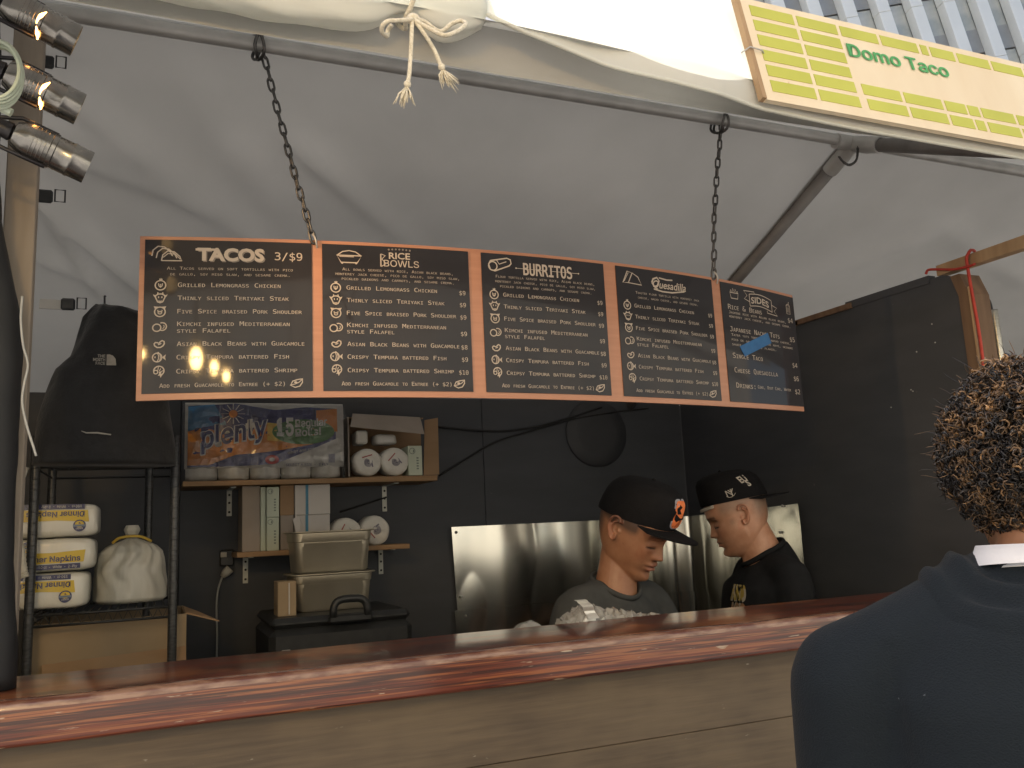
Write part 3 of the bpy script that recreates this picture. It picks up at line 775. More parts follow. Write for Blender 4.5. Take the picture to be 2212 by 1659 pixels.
for k, (x0, x1) in enumerate(PAN):
    wx = x1 - x0
    pm = MB(); nn = 14
    mt, mbm = .0085, .0145
    V = []
    for i in range(nn + 1):
        x = x0 + wx * i / nn
        V += [bpt(x, zb(x) + mbm, .0004), bpt(x, zt(x) - mt, .0004), bpt(x, zt(x) - mt, .0024), bpt(x, zb(x) + mbm, .0024)]
    F = []
    for i in range(nn):
        for j in range(4): F.append((i * 4 + (j + 1) % 4, i * 4 + j, i * 4 + 4 + j, i * 4 + 4 + (j + 1) % 4))
    F += [(0, 1, 2, 3), tuple(nn * 4 + j for j in (3, 2, 1, 0))]
    pm.add(V, F)
    titles = ('tacos', 'rice bowls', 'burritos', 'quesadilla', 'sides')
    po = part('menu_panel', pm, M_panel, MBRD, auto=40, label='dark menu panel headed ' + titles[k])
    def fr(a_, b_, l, x0=x0, wx=wx):
        x = x0 + a_; f_ = b_ / .352
        z = (zb(x) + mbm) + (zt(x) - mt - zb(x) - mbm) * f_
        return bpt(x, z, .0024 + l)
    H = .352
    P = Print(fr)
    Y = lambda f_: H * (1 - f_)
    T = lambda t_, fx, fy, fw, fc, al='L', f_=F_MONO, caps=True, bold=.0, key='c', **kk: P.text(key if key == 's' else 'c%d' % len(P.m), t_, fx * wx, Y(fy) - fc * H / 2, fw * wx, fc * H, al, f_, caps, bold, .0012, **kk)
    if k < 4:
        if k == 0:
            T('TACOS', .505, .092, .40, .082, 'C', None, False, .045, 'c'); T('TACOS', .512, .099, .40, .082, 'C', None, False, .045, 's')
            P.m['s'].v = [tuple(Vector(p) - bnorm(p[0]) * .0006) for p in P.m['s'].v]
            for q in (.345, .40): P.fill('c', [((q - .05) * wx, Y(.055)), ((q + .03) * wx, Y(.055)), ((q + .03) * wx, Y(.07)), ((q - .05) * wx, Y(.07))], .0012)
            T('3/$9', .855, .098, .17, .052, 'C', F_MONO, False, .004)
            icon(P, 'tacos', .135 * wx, Y(.095), .042); ic, tl, dy_ = .095, .195, (.190, .228)
        elif k == 1:
            T('RICE', .512, .064, .145, .044, 'C', None, False, .02); T('BOWLS', .525, .119, .24, .046, 'C', F_SANS, False, .004)
            for q in range(7): P.fill('s', circ(((.44 + .024 * q) * wx, Y(.022 - .004 * math.sin(q / 6 * pi))), .0026, 6), .0012)
            P.line('c', [(.385 * wx, Y(.055)), (.385 * wx, Y(.145))], .003, .0012); P.line('c', [(.388 * wx, Y(.056)), (.415 * wx, Y(.066)), (.392 * wx, Y(.092)), (.42 * wx, Y(.122)), (.388 * wx, Y(.144))], .0022, .0012)
            icon(P, 'bowl', .175 * wx, Y(.085), .036); ic, tl, dy_ = .085, .155, (.172, .205, .238)
        elif k == 2:
            T('BURRITOS', .52, .098, .40, .088, 'C', F_MONO, False, .018); P.line('c', [(.27 * wx, Y(.098)), (.77 * wx, Y(.098))], .0012, .0010)
            for q in (.265, .775): P.fill('c', circ((q * wx, Y(.098)), .0022, 8), .0012)
            icon(P, 'burrito', .14 * wx, Y(.085), .042); ic, tl, dy_ = .085, .155, (.168, .203, .238)
        else:
            T('Quesadilla', .52, .108, .35, .060, 'C', None, False, .012, shear=.25)
            P.line('c', [(.36 * wx, Y(.150)), (.45 * wx, Y(.163)), (.55 * wx, Y(.162)), (.68 * wx, Y(.140))], .004, .0012)
            P.line('c', [(.42 * wx, Y(.055)), (.50 * wx, Y(.064)), (.56 * wx, Y(.060))], .004, .0012); P.line('c', [(.345 * wx, Y(.10)), (.36 * wx, Y(.07)), (.40 * wx, Y(.055)), (.42 * wx, Y(.08)), (.40 * wx, Y(.12)), (.37 * wx, Y(.13)), (.345 * wx, Y(.10))], .005, .0012)
            icon(P, 'quesadilla', .15 * wx, Y(.09), .044); ic, tl, dy_ = .085, .155, (.195, .232)
        dw = ((.75, .71), (.75, .84, .76), (.80, .81, .74), (.66, .62))[k]
        for s_, fy, fw in zip(DESC[k], dy_, dw): T(s_, .505, fy, fw, .0195, 'C', bold=-.004)
        for (ki, s_, fy, fw), pr in zip(ROWS, PRICE):
            icon(P, ki, ic * wx, Y(fy), .026)
            if s_: T(s_, tl, fy, fw, .0285)
            else:
                T('Kimchi infused Mediterranean', tl, .556, .665, .0285); T('style Falafel', tl, .600, .31, .0285)
            if k: T(pr, .968, fy + (.02 if s_ is None else .006), .066 if pr == '$10' else .043, .030, 'R', F_MONO, False)
        T('Add fresh Guacamole to Entree (+ $2)', .10 if k == 0 else .115, .952, .73, .026); icon(P, 'avocado', .90 * wx, Y(.948), .028)
    else:
        icon(P, 'fries', .16 * wx, Y(.085), .034); icon(P, 'can', .90 * wx, Y(.125), .034)
        T('SIDES', .50, .115, .24, .055, 'C', None, False, .02, bend=lambda q: .006 * math.sin(q * pi) - .004 * q)
        for s_ in (1, -1):
            P.line('c', [(wx * (.36 + .30 * i / 8), Y(.115 + s_ * .052) + .007 * math.sin(i / 8 * pi) - .006 * i / 8) for i in range(9)], .0024, .0012)
        P.line('c', [(.36 * wx, Y(.063)), (.36 * wx, Y(.167))], .0024, .0012); P.line('c', [(.66 * wx, Y(.083)), (.66 * wx, Y(.187))], .0024, .0012)
        P.line('c', [(.36 * wx, Y(.13)), (.29 * wx, Y(.11)), (.33 * wx, Y(.08)), (.29 * wx, Y(.04)), (.43 * wx, Y(.035)), (.43 * wx, Y(.055))], .0024, .0012)
        P.line('c', [(.66 * wx, Y(.12)), (.73 * wx, Y(.14)), (.69 * wx, Y(.17)), (.73 * wx, Y(.21)), (.59 * wx, Y(.20)), (.59 * wx, Y(.18))], .0024, .0012)
        for s_, fx, fy, fw, fc in (('Rice & Beans', .07, .203, .44, .042), ('Jasmine rice with Asian black beans,', .075, .25, .77, .022), ('monterey jack cheese, and sesame crema.', .075, .285, .83, .022),
                                   ('Japanese Nacho Tots', .07, .392, .66, .042), ('Tater tots topped with nacho cheese,', .08, .44, .80, .021), ('pico de gallo, Japanese mayo, okinomi', .08, .48, .83, .021), ('sauce and bonito flakes.', .08, .52, .58, .021),
                                   ('Single Taco', .075, .615, .385, .042), ('Cheese Quesadilla', .08, .735, .57, .042), ('Drinks:', .085, .862, .24, .042), ('Coke, Diet Coke, Water', .36, .862, .46, .026)):
            T(s_, fx, fy, fw, fc)
        for s_, fy in (('$4', .225), ('$5', .40), ('$4', .635), ('$6', .755), ('$2', .872)): T(s_, .955, fy, .072, .042, 'R', F_MONO, False)
        M_tape = mat('blue_masking_tape', (.035, .15, .36), (.03, .125, .31), 60, .7, bump=.2)
        P2 = Print(fr)
        cxy = [(.17, .534), (.56, .379), (.60, .466), (.225, .615)]
        # strip of tape a hair proud of the print
        tq = MB()
        pts = [fr(a_ * wx, Y(b_), .0022) for a_, b_ in cxy]
        nT = bnorm(pts[0].x)
        tq.grid(lambda u, v: (pts[3] * (1 - u) + pts[2] * u) * (1 - v) + (pts[0] * (1 - u) + pts[1] * u) * v + nT * .0012 * math.sin(u * 9) * (u > .8), 16, 3, nT * -.0007)
        solo('masking_tape', tq, M_tape, 'torn strip of blue masking tape stuck across the sides menu panel', 'tape', pts[0])
    P.done(po, {q: ('letter_shade' if q == 's' else 'food_icon' if q[0] == 'i' else 'title_flourish' if q == 'c' else 'lettering') for q in P.m}, {q: (M_shade if q == 's' else M_chalk) for q in P.m})

# ---- chains holding the board
M_chain = mat('dark_chain_steel', (.16, .155, .15), (.10, .10, .10), 60, .42, metal=.9)
lk = MB().tube([(0, .0065 * math.cos(a_), .0115 * math.sin(a_) + (.006 if math.sin(a_) > 0 else -.006)) for a_ in [2 * pi * i / 18 for i in range(18)]], .0029, 6, closed=True).mesh('link', smooth=True)
lk.materials.append(M_chain)
for nm, tpd, btd in (('black chain holding the board beside the tacos panel', (563, 88), (675, 512)), ('black chain holding the board beside the sides panel', (1558, 272), (1541, 592))):
    p0 = atY(*tpd, RY); bb = on_bow(*btd); p1 = Vector((bb.x, bb.y - .002, bb.z))
    CH = thing('board_chain', nm, 'chain', p1, 'chains of the menu board')
    L = (p1 - p0); n = int(round(L.length / .0285)); d = L.normalized()
    for i in range(n + 1):
        c = p0 + L * (i / n)
        sag = Vector((0, .012 * math.sin(pi * i / n), 0)) + Vector((rnd.uniform(-.0012, .0012), 0, 0))
        q = d.to_track_quat('Z', 'Y').to_matrix().to_4x4()
        inst('link', lk, CH, Matrix.Translation(c + sag) @ q @ Matrix.Rotation(pi / 2 * (i % 2) + rnd.uniform(-.35, .35), 4, 'Z') )
    wr = MB(); wr.tube([(p0.x + .006 * math.sin(2 * a_), RY + .034 * math.cos(a_), RZ + .034 * math.sin(a_)) for a_ in [2 * pi * i / 24 for i in range(24)]], .004, 6, closed=True)
    wr.tube([(p0.x - .012 + .004 * math.sin(3 * a_), RY + .034 * math.cos(a_), RZ + .034 * math.sin(a_)) for a_ in [2 * pi * i / 24 for i in range(24)]], .004, 6, closed=True)
    part('pipe_wrap', wr, M_chain, CH, smooth=True)
    hk = MB().tube(spline([p1 + Vector((0, 0, .006)), p1 + Vector((.004, -.007, -.004)), p1 + Vector((.007, -.007, -.016)), p1 + Vector((.010, .002, -.026)), p1 + Vector((.012, .012, -.028))], 5), .0022, 7)
    part('hook', hk, M_pipe, CH, smooth=True)
# short safety chain at the rafter joint
j0 = atY(1853, 318, RY - .04); sc_ = spline([j0 + Vector((0, 0, .0)), atY(1850, 345, RY - .05), atY(1836, 356, RY - .05), atY(1822, 350, RY - .04), atY(1812, 338, RY)], 8)
SC = thing('safety_chain', 'short loop of fine chain hanging at the rafter joint', 'chain', sc_[0])
for i, c in enumerate(sc_[:-1]):
    d = (sc_[i + 1] - c).normalized(); s_ = Matrix.Scale(.46, 4)
    inst('link', lk, SC, Matrix.Translation(c) @ d.to_track_quat('Z', 'Y').to_matrix().to_4x4() @ Matrix.Rotation(pi / 2 * (i % 2), 4, 'Z') @ s_)
# ================================================================== lamps and cords at the left post
M_post = mat('post_wood', (.33, .285, .235), (.27, .23, .185), 3, .75, stretch=(9, 9, 1), bump=.15, scratch=(8, (.16, .11, .08), .73, (1, 1, 1)))
pw0 = atY(38, 470, 1.84).x; pw1 = atY(76, 470, 1.84).x
solo('timber_post', MB().box(((pw0 + pw1) / 2 - .012, 1.86, 1.985), (pw1 - pw0 + .024, .04, 1.34), bev=.002), M_post, 'bare timber post carrying the clamp lamps', 'post', ((pw0 + pw1) / 2, 1.86, 1.315))
lp = atY(16, 1200, 1.76)
dk = MB(); rg = []
for i in range(60):
    z = 1.313 + (2.60 - 1.313) * i / 59
    xr = interp(z, [1.31, 1.6, 1.9, 2.0, 2.05, 2.16, 2.6], [lp.x + .022, lp.x + .004, atY(52, 640, 1.76).x, atY(42, 570, 1.76).x, atY(32, 500, 1.76).x, atY(2, 400, 1.76).x, atY(-8, 60, 1.76).x])
    rg.append([Vector((xr - .055 + .055 * math.cos(a_) * (1 + .10 * noise.noise((z * 9, math.cos(a_) * 2, math.sin(a_) * 2))), 1.785 + .045 * math.sin(a_) * (1 + .12 * noise.noise((z * 11, math.cos(a_) * 2, 4))), z)) for a_ in [2 * pi * q / 18 for q in range(18)]])
M_tarp = mat('black_tarp', (.014, .015, .017), (.010, .011, .013), 6, .6, bump=.4, bscale=12)
solo('wrapped_post', dk.loft(rg), M_tarp, 'black cloth wrapped corner post standing on the counter end', 'post', (lp.x - .055, 1.785, 1.313), smooth=True)

M_can = mat('lamp_can_metal', (.40, .39, .37), (.26, .26, .25), 30, .26, metal=.95, rvar=.06)
M_canblk = mat('lamp_can_black', (.05, .05, .055), (.035, .035, .04), 30, .35, metal=.5)
M_glow = mat('lamp_filament_glow', (1, .6, .2), None, 5, .4, emit=((1.0, .42, .10), 9.0))
M_lens = mat('lamp_lens', (1, .8, .5), None, 5, .4, emit=((1.0, .62, .24), 7.0))
def can_lamp(c, d, label, lit):
    d = d.normalized(); q = d.to_track_quat('Z', 'Y').to_matrix()
    T = thing('clamp_lamp', label, 'lamp', c, 'clamp lamps on the timber post')
    q = q @ Matrix.Scale(.84, 3)
    def X(p): return c + q @ Vector(p)
    SC_ = .84
    prof = [(.010, -.078), (.026, -.074), (.034, -.058), (.036, -.045), (.036, -.006), (.0385, -.004), (.0385, .004), (.036, .006), (.036, .034), (.0375, .036), (.0375, .040), (.036, .042), (.036, .074), (.034, .074), (.034, .010)]
    part('can', MB().lathe(c, prof, 36, q, caps=False), M_can, T, auto=40)
    part('socket_neck', MB().lathe(c, [(.006, -.115), (.016, -.112), (.018, -.095), (.020, -.080), (.012, -.074)], 20, q), M_canblk, T, auto=45)
    gl = part('reflector_lamp', MB().lathe(c, [(.012, -.03), (.030, .004), (.031, .012), (.022, .018), (.004, .021)], 24, q), M_lens, T, smooth=True)
    if lit:
        sl_ = MB()
        for a0, a1 in ((-1.1, -.25), (-.1, .75)):
            pts = [X((.0392 * math.cos(a_), .0392 * math.sin(a_), .002 + .006 * math.sin(3 * a_))) for a_ in np.linspace(a0 - 2.2, a1 - 2.2, 8)]
            sl_.tube(pts, [.0008, .0016, .0026, .0034, .0024, .0018, .0014, .0008], 6)
        part('vent_slit', sl_, M_glow, T, smooth=True)
    vm = MB()
    for k in range(4): vm.lathe(c + q @ Vector((0, 0, -.038 + k * .008)), [(.0368, -.0012), (.0378, 0), (.0368, .0012)], 30, q, caps=False)
    part('cooling_ring', vm, M_can, T, smooth=True)
    yk = MB(); s1 = X((0, .040, .0)); s2 = X((0, -.040, .0)); back = c - d * .115 + Vector((-.03, .01, -.005))
    for s_ in (s1, s2): yk.tube([s_, s_ - d * .06, back + (s_ - c) * .35, back], .0038, 7)
    part('yoke', yk, M_canblk, T, smooth=True)
    part('flex_cord', MB().tube(spline([c - d * .112, c - d * .13 + Vector((-.01, -.005, .012)), c - d * .14 + Vector((-.02, 0, -.02)), c - d * .16 + Vector((-.02, 0, .0))], 6), .0032, 7), M_canblk, T, smooth=True)
    L = bpy.data.lights.new('lamp_bulb', 'SPOT'); L.energy = 3.2; L.color = (1.0, .60, .28); L.spot_size = math.radians(62); L.spot_blend = .8; L.shadow_soft_size = .02
    lo = bpy.data.objects.new('lamp_bulb', L); COL.objects.link(lo); lo.parent = T
    lo.matrix_local = Matrix.Translation(d * .03) @ (-d).to_track_quat('Z', 'Y').to_matrix().to_4x4()
for k, (px_, lab) in enumerate((((88, 48), 'upper metal clamp lamp with an orange glowing slit, at the picture top'), ((95, 198), 'middle metal clamp lamp with an orange glowing slit, behind the cable coil'), ((112, 326), 'lowest metal clamp lamp, without a glowing slit'))):
    c = atY(*px_, 1.62)
    tgt = Vector(((.25, .55, .15)[k], 1.97, (2.0, 2.02, 1.9)[k]))
    d = (tgt - c).normalized(); d = cam_right * .80 - cam_up * .36 + cam_fwd * .50
    can_lamp(c, d, lab, k < 2)
M_cable = mat('pale_green_cable', (.62, .70, .58), (.54, .62, .50), 50, .45)
cc = atY(-4, 155, 1.47); CO = thing('cable_coil', 'coil of pale green cable hanging in front of the timber post', 'cable', cc + Vector((0, 0, -.06)))
for k in range(6):
    r = .0485 + .0022 * (k % 3); part('turn', MB().tube([cc + Vector((r * .62 * math.cos(a_), -.008 + .005 * k + .003 * math.sin(2 * a_ + k), r * math.sin(a_))) for a_ in [2 * pi * i / 40 for i in range(40)]], .0030, 7, closed=True), M_cable, CO, smooth=True)
pz = atY(16, 238, 1.50); part('plug_end', MB().tube([pz + Vector((-.03, 0, .012)), pz + Vector((-.006, 0, .002)), pz + Vector((.006, 0, -.004))], [.004, .008, .007], 8), M_cable, CO, auto=40)
M_wire = mat('pale_grey_wire', (.42, .43, .42), (.36, .37, .36), 50, .45)
wz = [(48, 640), (45, 690), (50, 745), (60, 788), (52, 830), (48, 870), (58, 920), (72, 965), (78, 985)]
solo('hanging_wire', MB().tube(spline([atY(x, y, 1.755) for x, y in wz], 6), .0022, 6), M_wire, 'pale thin wire hanging down the black wrapped post', 'wire', atY(78, 985, 1.755), smooth=True)
pc = MB(); pc.tube(spline([atY(x, y, 2.55) for x, y in ((60, 1010), (45, 1050), (33, 1100), (32, 1140), (36, 1165))], 6), .004, 7)
PS = thing('power_cord', 'grubby white extension cord with inline sockets beside the napkin packs', 'cord', atY(52, 1255, 2.55))
part('cord', pc, M_wire, PS, smooth=True)
M_plug = mat('off_white_plastic', (.55, .53, .46), (.47, .45, .39), 30, .5)
part('socket_block', MB().tube(spline([atY(x, y, 2.55) for x, y in ((38, 1165), (44, 1190), (47, 1215), (50, 1235), (53, 1248))], 5), [.010, .012] * 10 + [.010], 8), M_plug, PS, auto=50)
part('prong', MB().tube([atY(53, 1248, 2.55), atY(50, 1258, 2.55)], .002, 5), M_pipe, PS)

# ================================================================== jacket on the rack
M_jacket = mat('black_fleece', (.014, .015, .018), (.010, .011, .013), 40, .85, bump=.5, bscale=90, sheen=.15)
JY = 2.52
JK = thing('hanging_jacket', 'black jacket with a small pale chest logo hanging above the wire rack', 'jacket', atY(215, 1000, JY))
outl_l = [(205, 658), (180, 690), (165, 735), (150, 775), (122, 800), (98, 850), (80, 905), (72, 960), (70, 1005)]
outl_r = [(290, 672), (330, 690), (352, 720), (362, 770), (364, 850), (368, 890), (374, 930), (378, 965), (380, 1005)]
rg = []
for i in range(49):
    s_ = i / 48 * 8; k = min(7, int(s_)); f_ = s_ - k
    a_ = Vector(outl_l[k]) * (1 - f_) + Vector(outl_l[k + 1]) * f_; b_ = Vector(outl_r[k]) * (1 - f_) + Vector(outl_r[k + 1]) * f_
    pl, pr = atY(a_.x, a_.y, JY), atY(b_.x, b_.y, JY); c = (pl + pr) / 2; hw = (pr - pl) / 2
    dep = interp(i / 48, [0, .05, .3, .7, 1], [.03, .07, .11, .13, .12])
    ring = []
    for q in range(40):
        t_ = 2 * pi * q / 40
        w_ = .012 * noise.noise((math.cos(t_) * 3, math.sin(t_) * 3, i * .11)) + .006 * noise.noise((math.cos(t_) * 8, math.sin(t_) * 8, i * .2))
        ring.append(c + hw * math.cos(t_) * (1 + w_) + Vector((0, -1, 0)) * (dep * math.sin(t_) + w_ * 1.5))
    rg.append(ring)
jm = part('body', MB().loft(rg), M_jacket, JK, smooth=True)
M_logo = mat('grey_embroidery', (.34, .33, .30), (.26, .25, .23), 60, .7)
lo_ = atY(218, 782, JY - .14); P = Print(flatframe(lo_, (1, 0, 0), (0, .0, 1), (0, -1, 0)))
for i, (s_, w_) in enumerate((('THE', .018), ('NORTH', .028), ('FACE', .022))): P.text('a', s_, .010, .012 - i * .0095, w_, .0075, 'R', F_SANS, False, .02)
P.fill('a', [(.013, -.008), (.013, .020), (.020, .0205), (.028, .017), (.034, .009), (.036, -.008)])
P.done(JK, 'chest_logo', {'a': M_logo})
part('pale_trim', MB().tube([atY(176, 931, JY - .13), atY(186, 935, JY - .131), atY(210, 935, JY - .131), atY(240, 939, JY - .13)], [.001, .002, .0026, .002], 6), M_logo, JK)
part('hanger_loop', MB().tube([atY(226, 668, JY), atY(226, 640, JY + .05), atY(228, 640, JY + .2)], .003, 6), M_black, JK)

# ================================================================== wire rack with stores
RX0, RX1, RYF, RYB = atY(68, 1200, 2.68).x, atY(375, 1200, 2.68).x, 2.68, 3.10
M_rack = mat('black_epoxy_wire', (.030, .032, .034), (.022, .024, .026), 60, .35)
M_rackcap = mat('grooved_post', (.075, .08, .085), (.04, .042, .045), 60, .35, metal=.3, stretch=(1, 1, 3))
RK = thing('wire_rack', 'black wire storage rack with round posts holding napkin packs', 'rack', ((RX0 + RX1) / 2, 2.9, 0))
for x, y in ((RX0, RYF), (RX1, RYF), (RX0, RYB), (atY(319, 1180, RYB).x, RYB)):
    po = MB().tube([(x, y, .01), (x, y, 1.86)], .0125, 12)
    for k in range(60): po.lathe((x, y, .06 + k * .03), [(.0125, -.0012), (.0134, 0), (.0125, .0012)], 12, caps=False)
    part('post', po, M_rackcap, RK, auto=40)
for z in (.25, .80, atY(200, 1316, RYF).z - .008, 1.80):
    sh = MB()
    for zz in (z, z - .028):
        sh.tube([(RX0, RYF, zz), (RX1, RYF, zz), (RX1, RYB, zz), (RX0, RYB, zz)], .0038, 6, closed=True)
    n = 26
    zig = []
    for i in range(2 * 14 + 1): zig.append((RX0 + (RX1 - RX0) * i / 28, RYF, z if i % 2 else z - .028))
    sh.tube(zig, .0024, 5)
    part('shelf_truss', sh, M_rack, RK, smooth=True)
    for i in range(1, 15):
        x = RX0 + (RX1 - RX0) * i / 15
        part('shelf_wire', MB().tube([(x, RYF, z + .002), (x, RYB, z + .002)], .0022, 5), M_rack, RK)
SZ = atY(200, 1316, RYF).z
# napkin packs
M_film = mat('white_napkin_pack', (.80, .79, .72), (.70, .69, .62), 5, .28, bump=.8, bscale=34, coat=.6, stretch=(1, 1, .5))
M_yel = mat('pack_yellow', (.72, .52, .04), (.66, .46, .035), 9, .35, coat=.4)
M_navy = mat('pack_navy', (.03, .035, .13), (.025, .03, .11), 9, .35, coat=.4)
M_whitei = mat('pack_white_ink', (.75, .75, .70), None, 9, .4)
M_slate = mat('pack_slate_blue', (.16, .22, .32), None, 9, .4)
PKS = (((-30, 213), (1086, 1160), True, 2.715, 'topmost pack of white dinner napkins, print upside down'), ((-45, 205), (1163, 1237), False, 2.715, 'middle pack of white dinner napkins, print the right way up'), ((15, 190), (1240, 1321), True, 2.71, 'lowest pack of white dinner napkins, print upside down, on the rack shelf'))
def puffy(mb, c, size, bulge, seed, n=14, sq=.30):
    """pillow-edged film pack"""
    sx, sy, sz = [q / 2 for q in size]; V = []; F = []
    nu, nv = 40, 20
    def se(t_, e): return math.copysign(abs(t_) ** e, t_)
    for j in range(nv + 1):
        ph = -pi / 2 + pi * j / nv
        for i in range(nu):
            th = 2 * pi * i / nu
            x = sx * se(math.cos(ph), sq) * se(math.cos(th), sq); y = sy * se(math.cos(ph), sq) * se(math.sin(th), sq); z = sz * se(math.sin(ph), sq)
            w_ = bulge * noise.noise((x * 22 + seed, y * 22, z * 30)) + bulge * .5 * noise.noise((x * 60 + seed, y * 60, z * 60))
            k_ = 1 + w_ / max(.02, math.sqrt(x * x + y * y + z * z))
            V.append(Vector(c) + Vector((x * k_, y * k_, z * k_)))
    for j in range(nv):
        for i in range(nu):
            F.append((j * nu + i, j * nu + (i + 1) % nu, (j + 1) * nu + (i + 1) % nu, (j + 1) * nu + i))
    return mb.add(V, F)
zz_ = SZ + .003
zs_ = []
for k in (2, 1, 0):
    (x0, x1), (y0, y1), fl, Yf, lab = PKS[k]
    a_ = atY(x0, (y0 + y1) / 2, Yf); b_ = atY(x1, (y0 + y1) / 2, Yf); h = atY(150, y0, Yf).z - atY(150, y1, Yf).z
    w = b_.x - a_.x; xr = b_.x
    if k == 2: w = max(w, .21)
    c = Vector((xr - w / 2, Yf + .085, zz_ + h / 2))
    NP = thing('napkin_pack', lab, 'napkins', (c.x, c.y, zz_), 'stacked dinner napkin packs')
    part('wrapper', puffy(MB(), c, (w, .17, h - .003), .003, k * 5.1), M_film, NP, smooth=True)
    fr_ = flatframe((xr - .012, Yf - .0015, zz_ + h / 2), (1, 0, 0), (0, 0, 1), (0, -1, 0))
    P = Print(fr_); g_ = -1 if fl else 1
    W2 = w - .03
    bx1 = -.012 if k != 2 else -.02; bx0 = bx1 - min(W2, .165)
    by = .004 * g_ if k != 1 else .002
    def yy(v): return v * g_
    yb = [(bx0, yy(-.018 - .002)), (bx1 - .004, yy(-.017)), (bx1, yy(.016)), ((bx0 + bx1) / 2, yy(.010)), (bx0, yy(.012))]
    off = .010 * (1 if fl else -.4)
    P.fill('y', [(p, q + off) for p, q in yb], .0012)
    P.fill('n', [(bx0, yy(-.036) + off), (bx1 - .012, yy(-.034) + off), (bx1 - .012, yy(-.020) + off), (bx0, yy(-.022) + off)], .0012)
    tw = .145; P.text('t', 'Dinner Napkins', bx1 - .012, yy(-.006) - (.0075 if True else 0) + off, tw, .015, 'R' if not fl else 'R', F_SANS, False, .022, .002, flip=fl)
    P.text('w', '150 ct  -  White  -  2-Ply', bx1 - .02, yy(-.028) - .0035 + off, .10, .007, 'R', F_SANS, False, .0, .002, flip=fl)
    lx = bx1 - .024 if fl else bx0 + .02; ly = yy(.026) + off
    P.ell('n', (lx, ly), (.0165, .0165), .0014); P.ell('y', (lx, ly + yy(-.004)), (.0115, .009), .0020); P.fill('b', [(lx - .0155, ly - .003), (lx + .0155, ly - .003), (lx + .0155, ly + .003), (lx - .0155, ly + .003)], .0024)
    P.text('v', 'SUNSET', lx, ly + yy(.008) - .002, .018, .0045, 'C', F_SANS, False, .01, .0026, flip=fl); P.fill('n', [(lx - .003, ly - yy(.006)), (lx + .004, ly - yy(.004)), (lx, ly - yy(.010))], .0026)
    P.done(NP, {'y': 'yellow_band', 'n': 'navy_print', 't': 'lettering', 'w': 'lettering', 'v': 'logo_lettering', 'b': 'logo_stripe'}, {'y': M_yel, 'n': M_navy, 't': M_navy, 'w': M_whitei, 'v': M_whitei, 'b': M_slate})
    zz_ += h
# tied white bag
M_bag = mat('white_plastic_bag', (.70, .68, .60), (.60, .58, .50), 6, .34, bump=.9, bscale=22, coat=.5, trans=.15, stretch=(1.6, 1.6, .45))
M_bagtie = mat('yellow_bag_tie', (.62, .42, .06), None, 9, .5)
bgc = atY(283, 1230, 2.86); bz0 = SZ + .002; bt = atY(288, 1162, 2.86).z; hwb = (atY(360, 1230, 2.86).x - atY(205, 1230, 2.86).x) / 2
BG = thing('tied_bag', 'knotted white plastic bag with a yellow tie standing on the rack shelf', 'bag', (bgc.x, 2.86, bz0))
rg = []
for i in range(40):
    f_ = i / 39
    r = interp(f_, [0, .05, .3, .6, .78, .88, .95, 1], [.90, 1.02, 1.0, .95, .86, .66, .34, .12])
    z = bz0 + (bt - bz0) * f_
    ring = []
    for q in range(64):
        a_ = 2 * pi * q / 64
        n_ = .05 * noise.noise((math.cos(a_) * 2.2, math.sin(a_) * 2.2, f_ * 2)) + (.030 + .05 * f_) * math.sin(a_ * 11 + 4 * noise.noise((f_ * 3, a_, 1))) * (.3 + f_)
        ring.append(Vector((bgc.x + hwb * r * (1 + n_) * math.cos(a_), 2.86 + hwb * .85 * r * (1 + n_) * math.sin(a_), z)))
    rg.append(ring)
part('sack', MB().loft(rg), M_bag, BG, smooth=True)
rg = []
for i in range(10):
    f_ = i / 9; r = interp(f_, [0, .3, .7, 1], [.012, .014, .020, .014]); z = bt - .004 + .042 * f_
    rg.append([Vector((bgc.x + r * math.cos(a_) * (1 + .25 * math.sin(5 * a_)), 2.86 + r * math.sin(a_), z)) for a_ in [2 * pi * q / 24 for q in range(24)]])
part('knot_tuft', MB().loft(rg), M_bag, BG, smooth=True)
part('bag_tie', MB().tube(spline([(bgc.x + .055, 2.84, bt - .012), (bgc.x + .02, 2.825, bt + .004), (bgc.x - .03, 2.83, bt + .002), (bgc.x - .052, 2.845, bt - .012)], 6), .0042, 6), M_bagtie, BG, smooth=True)
# cartons under the shelf
M_card = mat('brown_cardboard', (.34, .22, .125), (.29, .185, .10), 5, .8, stretch=(1, 1, 3))
M_card2 = mat('pale_cardboard', (.36, .27, .17), (.31, .23, .14), 5, .8)
cb0 = atY(70, 1390, 2.74); cb1 = atY(402, 1390, 2.74); ctop = atY(240, 1338, 2.74).z
CB = thing('open_carton', 'open brown cardboard carton under the rack shelf', 'carton', ((cb0.x + cb1.x) / 2, 2.9, .81))
part('box_wall', MB().box(((cb0.x + cb1.x) / 2, 2.745, (ctop + .81) / 2), (cb1.x - cb0.x, .006, ctop - .81)), M_card2, CB)
for y, x, sx, sy in ((2.92, cb0.x, .006, .35), (2.92, cb1.x - .003, .006, .35), (3.098, (cb0.x + cb1.x) / 2, cb1.x - cb0.x, .006)):
    part('box_wall', MB().box((x, y, (ctop + .81) / 2), (sx, sy if sx < .1 else .006, ctop - .81)), M_card2, CB)
fa, fb_, fc = atY(372, 1345, 2.76), atY(425, 1322, 2.85), atY(474, 1343, 2.76)
part('flap', MB().prism([Vector((cb1.x - .002, 2.75, ctop - .001)), fc, fb_, Vector((cb1.x - .002, 3.05, ctop - .001))], (0, 0, .004)), M_card, CB)
part('flap', MB().prism([atY(90, 1440, 2.735), atY(402, 1398, 2.735), atY(402, 1440, 2.70), atY(90, 1475, 2.70)], (0, 0, .004)), M_card, CB)

